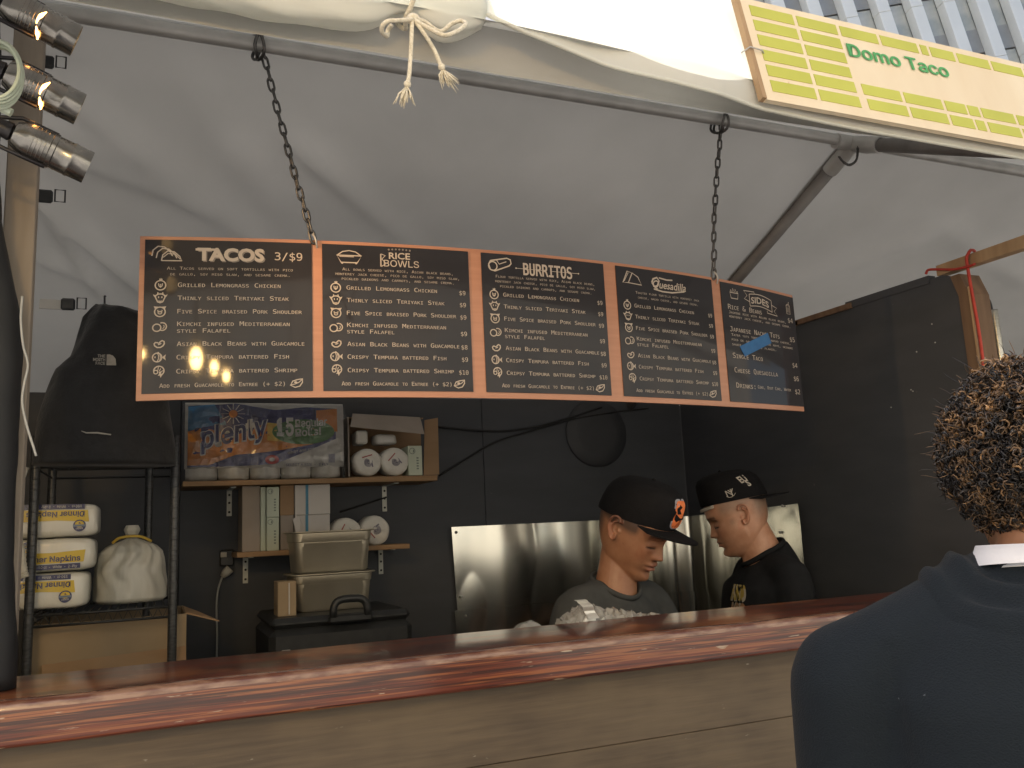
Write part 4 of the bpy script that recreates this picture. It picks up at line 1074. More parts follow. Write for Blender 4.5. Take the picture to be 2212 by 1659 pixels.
# ================================================================== wall shelves and their stores
WY = 3.45
M_shelf = mat('pine_shelf', (.36, .22, .11), (.27, .16, .075), 3, .65, stretch=(1, 14, 14), bump=.1)
M_brk = mat('white_bracket', (.72, .73, .66), (.62, .63, .57), 30, .4, metal=.0, scratch=(60, (.4, .38, .3), .72, (1, 1, 1)))
M_hole = mat('bracket_hole', (.03, .03, .025), None, 10, .8)
def wall_shelf(d0, d1, label, brx):
    a_, b_ = atY(*d0, 3.19), atY(*d1, 3.19); z = (a_.z + b_.z) / 2
    T = thing('wall_shelf', label, 'shelf', ((a_.x + b_.x) / 2, WY, z))
    part('shelf_board', MB().box(((a_.x + b_.x) / 2, (3.19 + WY) / 2, z - .009), (b_.x - a_.x, WY - 3.19 - .002, .018), bev=.0012), M_shelf, T)
    for dx, dy0, dy1 in brx:
        x = atY(dx, (dy0 + dy1) / 2, WY).x; z1 = atY(dx, dy1, WY).z
        bk_ = MB().box((x, WY - .0035, (z - .019 + z1) / 2), (.019, .003, z - .019 - z1), bev=.001); bk_.box((x, WY - .10, z - .0205), (.019, .2, .003))
        br = part('bracket', bk_, M_brk, T)
        hm = MB()
        for f_ in (.2, .5, .85): hm.lathe((x, WY - .0062, z - .019 + (z1 - z + .019) * f_), [(.0044, 0), (.0044, .0006)], 12, Matrix.Rotation(pi / 2, 3, 'X'))
        part('screw_hole', hm, M_hole, br)
    return z
Z1 = wall_shelf((395, 1041), (945, 1027), 'upper pine wall shelf carrying the paper towel pack', ((495, 1050, 1115), (830, 1045, 1105)))
Z2 = wall_shelf((512, 1195), (885, 1173), 'lower pine wall shelf carrying white cartons and rolls', ((530, 1198, 1260), (822, 1178, 1240)))
x = atY(520, 1080, WY).x
# paper towel pack
def px(d, Y, y=1000): return atY(d, y, Y).x
a_, b_ = atY(402, 950, 3.2), atY(742, 950, 3.2); hP = atY(560, 872, 3.2).z - Z1
TP = thing('paper_towel_pack', 'large shrink wrapped pack of paper towels with orange and blue print', 'paper towels', ((a_.x + b_.x) / 2, 3.32, Z1))
M_prwrap = mat('towel_pack_film', (.62, .61, .57), (.50, .49, .46), 6, .22, bump=.6, bscale=22, coat=.6, stretch=(1, 1, .6))
M_roll = mat('paper_roll', (.74, .72, .66), (.66, .64, .58), 30, .9, bump=.2, bscale=120)
W = b_.x - a_.x; FY = 3.205
for k in range(5):
    xc = a_.x + W * (k + .5) / 5; part('towel_roll', MB().lathe((xc, FY + .012 + W / 10, Z1 + .003), [(W / 10 * .6, 0), (W / 10 * .96, .006), (W / 10 * .98, .02), (W / 10 * .98, .26), (W / 10 * .9, hP - .012), (W / 10 * .2, hP - .010)], 28), M_roll, TP, smooth=True)
fl_ = MB(); rg = []
def crinkle(x, z):
    u_ = min(1, max(0, x / W)); v_ = min(1, max(0, z / hP))
    return .0030 * noise.noise((x * 16 + z * 9, z * 22, 1)) + .0012 * noise.noise((x * 55 + z * 30, z * 34, 4)) - .005 * abs(math.sin(pi * 5 * u_)) ** .7 + .012 * abs(2 * v_ - 1) ** 8 + .004
zp0 = Z1 + .045
fl_.grid(lambda u, v: Vector((a_.x - .004 + (W + .008) * u, FY + .004 + .004 * abs(2 * u - 1) ** 4 + crinkle(u * W, v * hP), zp0 + (hP - .040) * v)), 90, 34)
part('printed_wrap', fl_, M_prwrap, TP, smooth=True)
sd = MB(); sd.grid(lambda u, v: Vector((b_.x + .004 + .03 * u + .006 * noise.noise((u * 4, v * 6, 3)), FY + .01 + .2 * u, Z1 + .004 + (hP - .01) * (1 - .12 * u) * v)), 16, 20)
M_clear = clear_film('clear_pack_film', (.96, .96, .96), .10, (.02,), 1.0, 40)
part('film_end', sd, M_clear, TP, smooth=True)
def tfr(u, v, l): return Vector((a_.x + W * u, FY + .0012 - l + crinkle(u * W, (v * .93) * hP), zp0 + (hP - .044) * v))
M_or = mat('print_orange', (.72, .27, .035), (.60, .20, .03), 6, .28, bump=.5, bscale=40, coat=.5); M_bl = mat('print_blue', (.025, .035, .17), (.02, .028, .13), 6, .28, bump=.5, bscale=40, coat=.5)
M_sky = mat('print_sky_blue', (.05, .24, .46), (.04, .18, .38), 6, .28, bump=.5, bscale=40, coat=.5); M_gr = mat('print_green', (.07, .21, .05), (.05, .16, .04), 6, .28, coat=.5); M_rd = mat('print_red', (.5, .05, .04), None, 6, .3, coat=.5)
M_yo = mat('print_yellow', (.75, .50, .08), None, 6, .3, coat=.5); M_wp = mat('print_white', (.66, .66, .63), (.55, .55, .53), 8, .3, coat=.5)
P = Print(tfr)
def dense(pts, n=10):
    out = []
    for i in range(len(pts)):
        p, q = Vector(pts[i]), Vector(pts[(i + 1) % len(pts)])
        for k in range(n): out.append(tuple(p + (q - p) * k / n))
    return out
def strip(key, top, bot, lift, n=40):
    us = np.linspace(top[0][0], top[-1][0], n); V = []; F = []
    for u in us:
        t_ = interp(u, [p[0] for p in top], [p[1] for p in top]); b2 = interp(u, [p[0] for p in bot], [p[1] for p in bot])
        for k in range(7): V.append(tfr(u, b2 + (t_ - b2) * k / 6, lift))
    for i in range(n - 1):
        for k in range(6): F.append((i * 7 + k, i * 7 + 7 + k, i * 7 + 8 + k, i * 7 + 1 + k))
    P.mb(key).add(V, F)
strip('b', [(.01, .95), (.3, 1.0), (.55, .90), (.75, .95), (.95, .93)], [(.01, .02), (.3, .03), (.55, .05), (.75, .24), (.95, .44)], .0010)
strip('s', [(.01, .94), (.17, .98), (.24, .70)], [(.01, .56), (.17, .66), (.24, .66)], .0018)
strip('o', [(.01, .56), (.10, .62), (.30, .50), (.5, .70), (.62, .52), (.8, .60), (.96, .93)], [(.01, .05), (.14, .05), (.30, .20), (.5, .24), (.62, .28), (.8, .36), (.96, .58)], .0020)
strip('o', [(.82, .90), (.96, .93)], [(.82, .74), (.96, .55)], .0024)
strip('y', [(.50, .70), (.60, .68)], [(.50, .42), (.60, .40)], .0026)
P.ell('g', (.735, .555), (.205, .20), .0030, 28)
P.text('w', 'plenty', .085, .30, .42, .33, 'L', F_SANS, False, .050, .0034, shear=.0, bend=lambda q: .20 * q); P.text('b2', 'plenty', .092, .305, .405, .32, 'L', F_SANS, False, .018, .0040, bend=lambda q: .20 * q)
P.text('w1', '15', .56, .50, .11, .28, 'L', F_SANS, False, .03, .0036); P.text('w2', 'Regular', .68, .63, .21, .12, 'L', F_SANS, False, .02, .0036, bend=lambda q: .03 * q); P.text('w3', 'Rolls!', .68, .48, .17, .12, 'L', F_SANS, False, .02, .0036, bend=lambda q: .03 * q)
for k in range(12):
    t_ = 2 * pi * k / 12; P.line('w5', [(.285 + .03 * math.cos(t_), .835 + .07 * math.sin(t_)), (.285 + .075 * math.cos(t_), .835 + .16 * math.sin(t_))], .006, .0036)
P.ell('o2', (.285, .835), (.027, .06), .0040); P.ell('r', (.53, .12), (.045, .07), .0034); P.ell('w6', (.53, .12), (.018, .03), .0038)
P.text('w4', 'white and strong towels', .63, .20, .30, .045, 'L', F_SANS, False, .01, .0036, bend=lambda q: .12 * q); P.text('b1', 'SELECT A SIZE  -  2 PLY', .62, .02, .28, .035, 'L', F_SANS, False, .0, .0036)
for i in range(9): P.fill('b3', [(.90 + .005 * i, .06), (.9022 + .005 * i, .06), (.9022 + .005 * i, .20), (.90 + .005 * i, .20)], .0036)
P.done(TP, {'b': 'blue_print', 's': 'sky_print', 'o': 'orange_print', 'y': 'yellow_print', 'g': 'green_print', 'r': 'red_badge', 'w5': 'sun_rays', 'o2': 'sun_disc', 'w6': 'badge_centre', 'b3': 'bar_print'}, {q: {'b': M_bl, 's': M_sky, 'o': M_or, 'y': M_yo, 'g': M_gr, 'w': M_wp, 'r': M_rd}[q[0]] for q in P.m})
part('clear_wrap', MB().grid(lambda u, v: Vector((a_.x - .012 + (W + .024) * u, FY - .008 + .012 * abs(2 * u - 1) ** 6 + crinkle(u * W, v * hP) + .006 * noise.noise((u * 26 + v * 10, v * 9, 6)) + .003 * noise.noise((u * 70 + v * 30, v * 26, 2)), Z1 + .004 + (hP - .004) * v)), 110, 40), M_clear, TP, smooth=True)

# toilet rolls
M_print = mat('roll_wrapper_print', (.20, .19, .24), None, 20, .6); M_printr = mat('roll_wrapper_red', (.40, .08, .07), None, 20, .6)
def paper_roll(c, r, ln, label, ang, squash=0.0):
    """roll lying with its wrapped end towards the street"""
    T = thing('paper_roll', label, 'paper roll', (c.x, c.y + ln / 2, c.z - r), 'wrapped paper rolls')
    rg = []
    for f_, rr in ((0, .30), (0, .80), (.05, .97), (.2, 1), (.9, 1), (1, .9)):
        rg.append([Vector((c.x + r * rr * math.cos(t_) * (1 + squash * math.cos(2 * t_ + ang) + .02 * math.sin(5 * t_)), c.y + ln * f_ - (.004 if rr < .9 and f_ == 0 else 0), c.z + r * rr * math.sin(t_) * (1 + squash * math.cos(2 * t_ + ang)))) for t_ in [2 * pi * q / 36 for q in range(36)]])
    part('wrapped_paper', MB().loft(rg), M_roll, T, auto=50)
    ca, sa = math.cos(ang), math.sin(ang)
    P = Print(flatframe((c.x, c.y - .005, c.z), (ca, 0, sa), (-sa, 0, ca), (0, -1, 0)))
    for k in range(7): P.line('k', circ((0, -.002), .003 + .0022 * k, 16, .3 * k, 5.2 + .3 * k), .0013, .0005)
    P.text('k', 'G', .002, -.008, .012, .016, 'C', F_SANS, False, .03, .0009); P.fill('k', [(.010, -.022), (.015, -.022), (.015, -.008), (.010, -.008)], .0006)
    P.fill('r', [(-.020, .019), (.020, .022), (.020, .026), (-.020, .023)], .0006)
    P.done(T, {'k': 'wrapper_print', 'r': 'red_line'}, {'k': M_print, 'r': M_printr})
def rr_(d, Y, r): p = atY(*d, Y); return p
r1 = .0365 * 3.2 / 3.2
sx0, sx1 = px(755, 3.2), px(948, 3.2)
M_boxin = mat('grey_card_inside', (.36, .31, .27), (.30, .26, .22), 6, .85)
RB = thing('roll_carton', 'open cardboard carton on its side at the end of the upper shelf holding wrapped rolls', 'carton', ((sx0 + sx1) / 2, 3.33, Z1))
hB = atY(900, 900, 3.2).z - Z1
part('box_base', MB().box(((sx0 + sx1) / 2, 3.33, Z1 + .003), (sx1 - sx0, .22, .004)), M_card, RB); part('box_back', MB().box(((sx0 + sx1) / 2, 3.438, Z1 + hB / 2 + .002), (sx1 - sx0, .004, hB)), M_card, RB)
part('box_side', MB().box((sx0 + .003, 3.33, Z1 + hB / 2 + .004), (.005, .21, hB - .006)), M_boxin, RB)
part('box_side', MB().prism([Vector((sx1 - .055, 3.225, Z1 + .006)), Vector((sx1, 3.20, Z1 + .006)), Vector((sx1 + .002, 3.20, Z1 + hB - .004)), Vector((sx1 - .045, 3.225, Z1 + hB - .010))], (0, .004, 0)), M_card, RB, label='brown end flap folded outwards')
q1, q2, q3, q4 = atY(762, 894, 3.225), atY(908, 902, 3.225), atY(917, 938, 3.19), atY(757, 922, 3.19)
part('top_flap', MB().prism([q1, q2, q3, q4], (0, .004, .002)), M_boxin, RB)
part('box_top', MB().box(((sx0 + sx1) / 2 - .02, 3.34, Z1 + hB), (sx1 - sx0 - .05, .19, .004)), M_card, RB)
for dx, dy, an, lab in ((795, 995, .2, 'wrapped roll standing end-on in the carton, next to the towel pack'), (854, 995, .75, 'wrapped roll end-on in the carton, next to the small pale green box')):
    p = atY(dx, dy, 3.215); r = abs(atY(dx + 30, dy, 3.215).x - p.x); p.z = Z1 + .006 + r; paper_roll(p, r, .10, lab, an, .02)
p = atY(835, 948, 3.24)
solo('loose_roll', puffy(MB(), (p.x, 3.29, p.z), (.088, .10, .042), .003, 3, sq=.45), M_prwrap, 'film wrapped roll lying on top of the rolls in the carton', 'paper roll', (p.x, 3.29, p.z - .021), smooth=True)
p = atY(783, 945, 3.25)
solo('paper_stack', MB().box((p.x, 3.30, p.z + .002), (.045, .09, .052), bev=.006), M_roll, 'small white paper stack above the leftmost carton roll', 'paper', (p.x, 3.30, p.z - .024))
M_glove = mat('pale_green_box', (.55, .60, .48), (.50, .55, .44), 8, .6); M_gprint = mat('grey_green_print', (.20, .24, .20), None, 8, .6); M_white = mat('white_card', (.60, .57, .53), (.53, .50, .47), 5, .7, bump=.1)
def small_box(x0d, x1d, y0d, y1d, Y, dep, m, label, cat='box', base=None, vert_text=True, name='small_box', extra=None, round_mark=True):
    a_, b_ = atY(x0d, (y0d + y1d) / 2, Y), atY(x1d, (y0d + y1d) / 2, Y); z1 = atY((x0d + x1d) / 2, y0d, Y).z; z0 = base if base is not None else atY((x0d + x1d) / 2, y1d, Y).z
    T = thing(name, label, cat, ((a_.x + b_.x) / 2, Y + dep / 2, z0))
    part('box_body', MB().box(((a_.x + b_.x) / 2, Y + dep / 2, (z0 + z1) / 2), (b_.x - a_.x, dep, z1 - z0), bev=.0015), m, T)
    w, h = b_.x - a_.x, z1 - z0
    if round_mark:
        P = Print(flatframe((a_.x, Y - .0006, z0), (1, 0, 0), (0, 0, 1), (0, -1, 0)))
        r = min(w, h) * .2; P.line('p', circ((w * .3, h - r * 1.8), r, 18), r * .22, .0004, True); P.fill('p', circ((w * .3 + r * .15, h - r * 1.8), r * .6, 10, -pi / 2, pi / 2), .0005)
        for k in range(5): P.fill('p', [(w * .58, h * (.2 + .09 * k)), (w * .74, h * (.2 + .09 * k)), (w * .74, h * (.25 + .09 * k)), (w * .58, h * (.25 + .09 * k))], .0004)
        P.done(T, {'p': 'box_print'}, {'p': M_gprint})
    return T, a_, b_, z0, z1
small_box(882, 912, 963, 1026, 3.215, .10, M_glove, 'small pale green carton beside the two wrapped rolls', base=Z1 + .006)
# lower shelf stores
BYF = 3.215
small_box(523, 562, 1050, 1190, BYF + .02, .16, M_boxin, 'tall dull grey carton at the near end of the lower shelf', base=Z2, round_mark=False)
small_box(563, 574, 1052, 1190, BYF + .012, .16, M_glove, 'narrow pale carton edge beside the tall grey carton', base=Z2, round_mark=False)
T, a2, b2, z0, z1 = small_box(576, 603, 1118, 1188, BYF, .16, M_glove, 'lower of two pale green cartons with a round mark', base=Z2)
small_box(576, 603, 1052, 1117, BYF, .16, M_glove, 'upper of two pale green cartons with a round mark', base=z1 + .001)
zc = atY(640, 1112, BYF).z
T, a2, b2, z0, z1 = small_box(637, 713, 1112, 1188, BYF + .004, .18, M_white, 'lower white carton with a strip of blue tape, on the lower shelf', base=Z2, round_mark=False)
M_btape = mat('teal_tape', (.03, .22, .36), None, 20, .4)
def tape(T, a_, b_, z0, z1, Y):
    x = a_.x + (b_.x - a_.x) * .34; part('tape_strip', MB().box((x, Y - .0006, (z0 + z1) / 2), (.010, .001, z1 - z0)), M_btape, T)
tape(T, a2, b2, z0, z1, BYF + .004)
T, a3, b3, z3, z4 = small_box(637, 713, 1047, 1111, BYF + .004, .18, M_white, 'upper white carton with a strip of blue tape, under the upper shelf', base=z1 + .001, round_mark=False)
tape(T, a3, b3, z3, z4, BYF + .004)
small_box(605, 635, 1048, 1112, BYF + .01, .15, M_card, 'small brown carton wedged between green and white cartons', base=zc, round_mark=False)
small_box(606, 634, 1113, 1188, BYF + .01, .15, M_boxin, 'grey carton under the small brown one on the lower shelf', base=Z2, round_mark=False)
fpa = [atY(632, 1120, BYF - .004), atY(648, 1118, BYF - .004), atY(664, 1158, BYF - .03), atY(650, 1186, BYF - .03), atY(642, 1160, BYF - .02)]
solo('torn_paper', MB().prism(fpa, (0, .003, 0)), M_white, 'torn white paper flap in front of the white cartons', 'paper', fpa[3])
for dx, dy, an, lab in ((750, 1143, 1.0, 'wrapped roll on the lower shelf between the white carton and another roll'), (812, 1138, 2.2, 'wrapped roll at the bracket end of the lower shelf')):
    p = atY(dx, dy, 3.215); r = abs(atY(dx + 31, dy, 3.215).x - p.x); p.z = Z2 + r; paper_roll(p, r, .11, lab, an, .03)

# steel pans on the food carrier
PY_ = 2.98
def rrect(cx, cy, z, hx, hy, r, n=5):
    out = []
    for sx, sy, a0 in ((1, 1, 0), (-1, 1, pi / 2), (-1, -1, pi), (1, -1, 3 * pi / 2)):
        for i in range(n + 1):
            t_ = a0 + pi / 2 * i / n; out.append(Vector((cx + sx * (hx - r) + r * math.cos(t_), cy + sy * (hy - r) + r * math.sin(t_), z)))
    return out
M_pan = mat('steam_pan_steel', (.60, .56, .46), (.50, .46, .37), 7, .50, metal=.85, rvar=.05, bump=.06, bscale=8)
a_, b_ = atY(628, 1145, PY_), atY(812, 1140, PY_); zu = atY(720, 1146, PY_).z; zl = atY(720, 1238, PY_).z; zbm = atY(720, 1322, PY_).z
hx_ = (b_.x - a_.x) / 2; cxp = (a_.x + b_.x) / 2
for ztop, zbot, lab in ((zu, zl + .002, 'upper deep steel food pan of the pair on the black carrier'), (zl, zbm + .004, 'lower deep steel food pan of the pair on the black carrier')):
    T = thing('steam_pan', lab, 'food pan', (cxp, PY_ + .10, zbot), 'stacked steel food pans')
    h = ztop - zbot; cyp = PY_ + .105
    R = [rrect(cxp, cyp, zbot, hx_ * .82, .078, .03), rrect(cxp, cyp, zbot + .006, hx_ * .855, .083, .032), rrect(cxp, cyp, ztop - h * .26, hx_ * .90, .090, .032), rrect(cxp, cyp, ztop - h * .235, hx_ * .925, .093, .032), rrect(cxp, cyp, ztop - .006, hx_ * .94, .095, .032),
         rrect(cxp, cyp, ztop - .001, hx_ * .99, .103, .034), rrect(cxp, cyp, ztop - .003, hx_ * 1.0, .105, .034), rrect(cxp, cyp, ztop, hx_ * .995, .104, .034), rrect(cxp, cyp, ztop + .001, hx_ * .93, .094, .03), rrect(cxp, cyp, zbot + .008, hx_ * .84, .08, .03)]
    part('basin', MB().loft(R), M_pan, T, auto=40)
    rm_ = MB().tube(rrect(cxp, cyp, ztop - .0015, hx_ * 1.0, .1055, .035), .0022, 6, closed=True); part('rolled_rim', rm_, M_pan, T, smooth=True)
# black insulated carrier
CYF = 2.84
a_, b_ = atY(582, 1380, CYF), atY(892, 1345, CYF); zc1 = atY(800, 1345, CYF).z; xm = (a_.x + b_.x) / 2; hw = (b_.x - a_.x) / 2
FC = thing('food_carrier', 'bulky black insulated food carrier with a loop handle under the steel pans', 'carrier', (xm, CYF + .2, .02))
part('body', MB().box((xm, CYF + .21, (zc1 + .02) / 2), (hw * 2, .42, zc1 - .02), bev=.02), M_blackplastic, FC)
zlid = zbm + .002
part('lid', MB().box((xm + .0, CYF + .215, (zlid + zc1) / 2 + .001), (hw * 1.96, .42, zlid - zc1), bev=.014), M_blackplastic, FC)
hc = atY(757, 1312, CYF - .012); hwid = (atY(800, 1312, CYF).x - atY(714, 1312, CYF).x) / 2
hp = []; zhb = atY(757, 1330, CYF).z
for t_ in np.linspace(0, pi, 15): hp.append(Vector((hc.x + hwid * .86 * abs(math.cos(t_)) ** .55 * math.copysign(1, math.cos(t_)), CYF - .012, zhb + (atY(757, 1292, CYF).z - zhb) * math.sin(t_) ** .6)))
part('handle', MB().tube(hp, .0125, 12), M_blackplastic, FC, smooth=True)
part('handle_base', MB().box((hc.x, CYF - .006, zhb - .006), (hwid * 2.15, .026, .026), bev=.006), M_blackplastic, FC)
part('latch', MB().box((a_.x + .05, CYF - .006, zc1 - .09), (.03, .012, .06), bev=.003), M_pipe, FC)
T, a2, b2, z0, z1 = small_box(600, 640, 1256, 1330, 2.93, .10, M_card2, 'brown paper carton squeezed beside the lower steel pan', base=zlid + .001, round_mark=False)
part('inner_sheet', MB().box((a2.x + .036, 2.927, (z0 + z1) / 2), (.004, .004, z1 - z0 - .01)), M_white, T)
# outlet, plug and cord on the wall
oc = atY(490, 1205, WY - .02)
OB = thing('wall_outlet', 'black wall outlet with a white plug and cord hanging down', 'outlet', oc)
part('outlet_box', MB().box((oc.x, WY - .012, oc.z), (.05, .024, .06), bev=.004), M_blackplastic, OB)
pl = [atY(497, 1228, WY - .05), atY(487, 1238, WY - .05), atY(480, 1246, WY - .05)]
part('plug', MB().tube(pl, [.017, .016, .009], 10), M_plug, OB, smooth=True)
part('cord', MB().tube(spline([pl[-1]] + [atY(x, y, WY - .05) for x, y in ((472, 1270), (468, 1300), (468, 1335), (469, 1370), (468, 1420), (466, 1480))], 6), .0036, 7), M_wire, OB, smooth=True)
part('tag', MB().box((oc.x - .012, WY - .026, oc.z + .012), (.022, .002, .018)), M_plug, OB)
# dark round thing and wires on the wall
cd_ = atY(1292, 930, WY - .02); rw = .155
RD = thing('round_wall_vent', 'round black dish hung high on the dark back wall', 'dish', (cd_.x, WY, cd_.z - .1))
part('dish', MB().lathe((cd_.x, WY - .001, cd_.z - .01), [(.02, .010), (rw * .6, .012), (rw * .95, .010), (rw, .004), (rw, 0)], 40, Matrix.Rotation(pi / 2, 3, 'X')), mat('dish_black', (.040, .042, .048), None, 10, .5), RD, auto=40)
M_bw = mat('black_cable', (.012, .012, .013), None, 20, .5)
solo('wall_cable', MB().tube(spline([atY(x, y, WY - .012) for x, y in ((948, 1028), (1010, 990), (1070, 955), (1150, 930), (1240, 905), (1330, 890), (1400, 882))], 6), .004, 6), M_bw, 'thin black cable rising from the upper shelf end to the round dish', 'cable', atY(948, 1028, WY - .012), smooth=True)
solo('wall_cable', MB().tube(spline([atY(x, y, WY - .012) for x, y in ((945, 922), (1030, 930), (1110, 930), (1200, 912), (1300, 880))], 6), .005, 6), M_bw, 'black cable sagging along the wall beneath the burritos panel', 'cable', atY(945, 922, WY - .012), smooth=True)
solo('wall_cable', MB().tube(spline([atY(x, y, WY - .012) for x, y in ((835, 1074), (780, 1092), (735, 1106))], 6), .0035, 6), M_bw, 'short black cable crossing the shelf bracket towards the white cartons', 'cable', atY(735, 1106, WY - .012), smooth=True)

# steel splash sheets, wrapping the corner
SS = thing('steel_splashback', 'rippled stainless steel splashback sheet wrapping the corner behind the two cooks', 'splashback', (2.0, 3.4, 1.0))
M_ss = mat('splash_steel', (.74, .73, .66), (.66, .65, .58), 3, .17, metal=1, bump=.03, bscale=4, stretch=(1, 1, .4), rvar=.05)
xl = atY(973, 1138, WY - .008).x; ztp = atY(1140, 1131, WY - .008).z; xlb = atY(988, 1350, WY - .008).x
yr = atX(1690, 1090, 2.312).y; zr = atX(1690, 1090, 2.312).z
def ss_fn(u, v, z0=1.0, z1=None, out=0.0, us=None):
    z1 = ztp if z1 is None else z1
    s1 = 2.30 - xl; s2 = WY - yr; tot = s1 + s2; s = u * tot
    z = z0 + (z1 + (zr - ztp) * max(0, (s - s1) / s2) - z0) * v
    rp_ = .012 * noise.noise((s * 3.0, z * 1.6, 5)) + .016 * noise.noise((s * 5.5, z * .8, 2)) * interp(s, [0, .3, .9, 1.2, 2], [.7, .5, .25, 1, 1]) + .004 * noise.noise((s * 13, z * 1.4, 7)) * interp(s, [.7, 1.1], [.2, 1])
    cr = .16
    if s < s1 - cr: p = Vector((xl + s + (xlb - xl) * (1 - v) * max(0, 1 - s * 5), WY - .012 - out, z)); n_ = Vector((0, -1, 0))
    elif s < s1 + cr * .6:
        t_ = (s - s1 + cr) / (cr * 1.6) * pi / 2; c_ = Vector((2.30 - cr, WY - .012 - out - cr, z)); n_ = Vector((-math.sin(t_), -math.cos(t_), 0)); p = c_ - n_ * cr
    else: p = Vector((2.30, WY - .012 - out - (s - s1) - .10 + .0, z)); n_ = Vector((-1, 0, 0))
    return p + n_ * (abs(rp_) + .004)
part('upper_sheet', MB().grid(lambda u, v: ss_fn(u, v, 1.22), 220, 36), M_ss, SS, smooth=True)
part('lower_sheet', MB().grid(lambda u, v: ss_fn(u, v, .9, atY(1110, 1308, WY - .02).z, .009) if u < .999 else ss_fn(.999, v, .9, atY(1110, 1308, WY - .02).z, .009), 200, 20), M_ss, SS, smooth=True)
sc2 = MB()
for dx, dy in ((980, 1150), (990, 1290), (1000, 1330), (1690, 1093), (1685, 1150)):
    p = atY(dx + 6, dy, WY - .025) if dx < 1200 else atX(dx, dy, 2.29); sc2.sphere(p, .006, 8, 6)
part('screw', sc2, M_pipe, SS, smooth=True)
# prep things on the inner ledge
M_foil = mat('crumpled_foil', (.80, .80, .77), (.66, .66, .63), 12, .30, metal=.55)
M_bagclear = clear_film('clear_bag', (.90, .90, .90), .1, (.35,), 1.2, 30)
fc_ = atY(1318, 1320, 2.02); FL = MB(); rg = []
fr2 = random.Random(5)
def foil(u, v):
    h = (.060 * math.exp(-((u - .22) / .15) ** 2) + .034 * math.exp(-((u - .52) / .22) ** 2) + .012) * math.sin(pi * min(1, max(0, v))) ** .5
    e_ = math.sin(pi * v)
    return Vector((fc_.x + (u - .5) * .30 + fr2.uniform(-.006, .006), 1.962 + .105 * v + fr2.uniform(-.006, .006), 1.211 + (.080 * (e_ > .01) + h * .72 + fr2.uniform(-.009, .010) * (e_ > .01)) * (1 if .02 < u < .98 else .3)))
FT = thing('crumpled_film', 'crumpled silvery film heap behind the counter beside the cook in the grey shirt', 'film', (fc_.x, 2.02, 1.21))
part('crumpled_sheet', MB().grid(foil, 40, 10), M_bagclear, FT)
part('inner_wrap', MB().grid(lambda u, v: foil(u, v) * 1.0 - Vector((0, 0, .012)), 26, 8), M_foil, FT)
s0, s1_ = atY(1252, 1296, 1.985), atY(1282, 1336, 1.962)
part('folded_strip', MB().grid(lambda u, v: s0 + (s1_ - s0) * v + Vector((.030 * (u - .5), -.004 * math.sin(v * 14), .010 * math.sin(pi * v))), 3, 12, (0, .001, .0006)), M_foil, FT)
cl = atY(1145, 1352, 2.02); h_ = atY(1130, 1337, 2.02).z - 1.211
solo('clear_bag', MB().grid(lambda u, v: Vector((cl.x + (u - .5) * .16, 1.96 + .10 * v, 1.211 + h_ * (math.sin(pi * u) * math.sin(pi * v)) ** .5 * (1.1 - .3 * u) + .004 * noise.noise((u * 9, v * 9, 2)))), 30, 20), M_bagclear, 'low clear plastic bag behind the counter in front of the steel splashback', 'bag', (cl.x, 2.01, 1.21), smooth=True)

# right-hand neighbours of the side wall
bm0, bm1 = atX(2030, 578, 2.352), atX(2240, 503, 2.352)
solo('pale_batten', MB().prism([(2.335, bm0.y, bm0.z - .030), (2.335, bm1.y, bm1.z - .036), (2.335, bm1.y, bm1.z + .002), (2.335, bm0.y, bm0.z + .004)], (.035, 0, 0)), M_rawwood, 'pale timber batten running forward from the top of the side wall', 'batten', bm0)
M_red = mat('red_cord', (.50, .055, .035), (.42, .04, .03), 40, .6)
RC = thing('red_cord', 'red cord looped over the batten and hanging down the side wall stud', 'cord', atX(2130, 800, 2.33))
part('hanging_run', MB().tube(spline([atX(x, y, 2.322) for x, y in ((2093, 545), (2088, 560), (2094, 600), (2103, 650), (2112, 700), (2121, 760), (2129, 830))], 6), .0048, 8), M_red, RC, smooth=True)
part('cross_run', MB().tube(spline([atX(x, y, 2.318) for x, y in ((2000, 592), (2006, 583), (2030, 582), (2060, 582), (2090, 576), (2106, 570))], 6), .0042, 8), M_red, RC, smooth=True)
part('loop', MB().tube(spline([atX(2093, 545, 2.322), atX(2098, 540, 2.345), atX(2106, 545, 2.375), atX(2104, 570, 2.375)], 6), .0046, 8), M_red, RC, smooth=True)
d0 = atX(2145, 665, 2.8); rD = abs((atX(2165, 665, 2.8) - atX(2125, 665, 2.8)).dot(cam_right)) / 2
VD = thing('vent_duct', 'ribbed steel vent duct beyond the side wall stud', 'duct', (2.8, d0.y, 1.2))
pf = []
for k in range(60): pf += [(rD, 1.2 + k * .0176), (rD * 1.03, 1.2 + k * .0176 + .009)]
part('pipe', MB().lathe((2.8, d0.y, d0.z - 1.2 - .0176 * 60), pf, 28), M_steel, VD, smooth=True)
part('cowl', MB().sphere((2.8, d0.y + .02, d0.z), (rD * 1.1, rD * 1.1, .05), 20, 10), M_canblk, VD, smooth=True)
part('duct_stand', MB().tube([(2.8, d0.y, .0), (2.8, d0.y, 1.22)], .03, 12), M_pipe, VD)

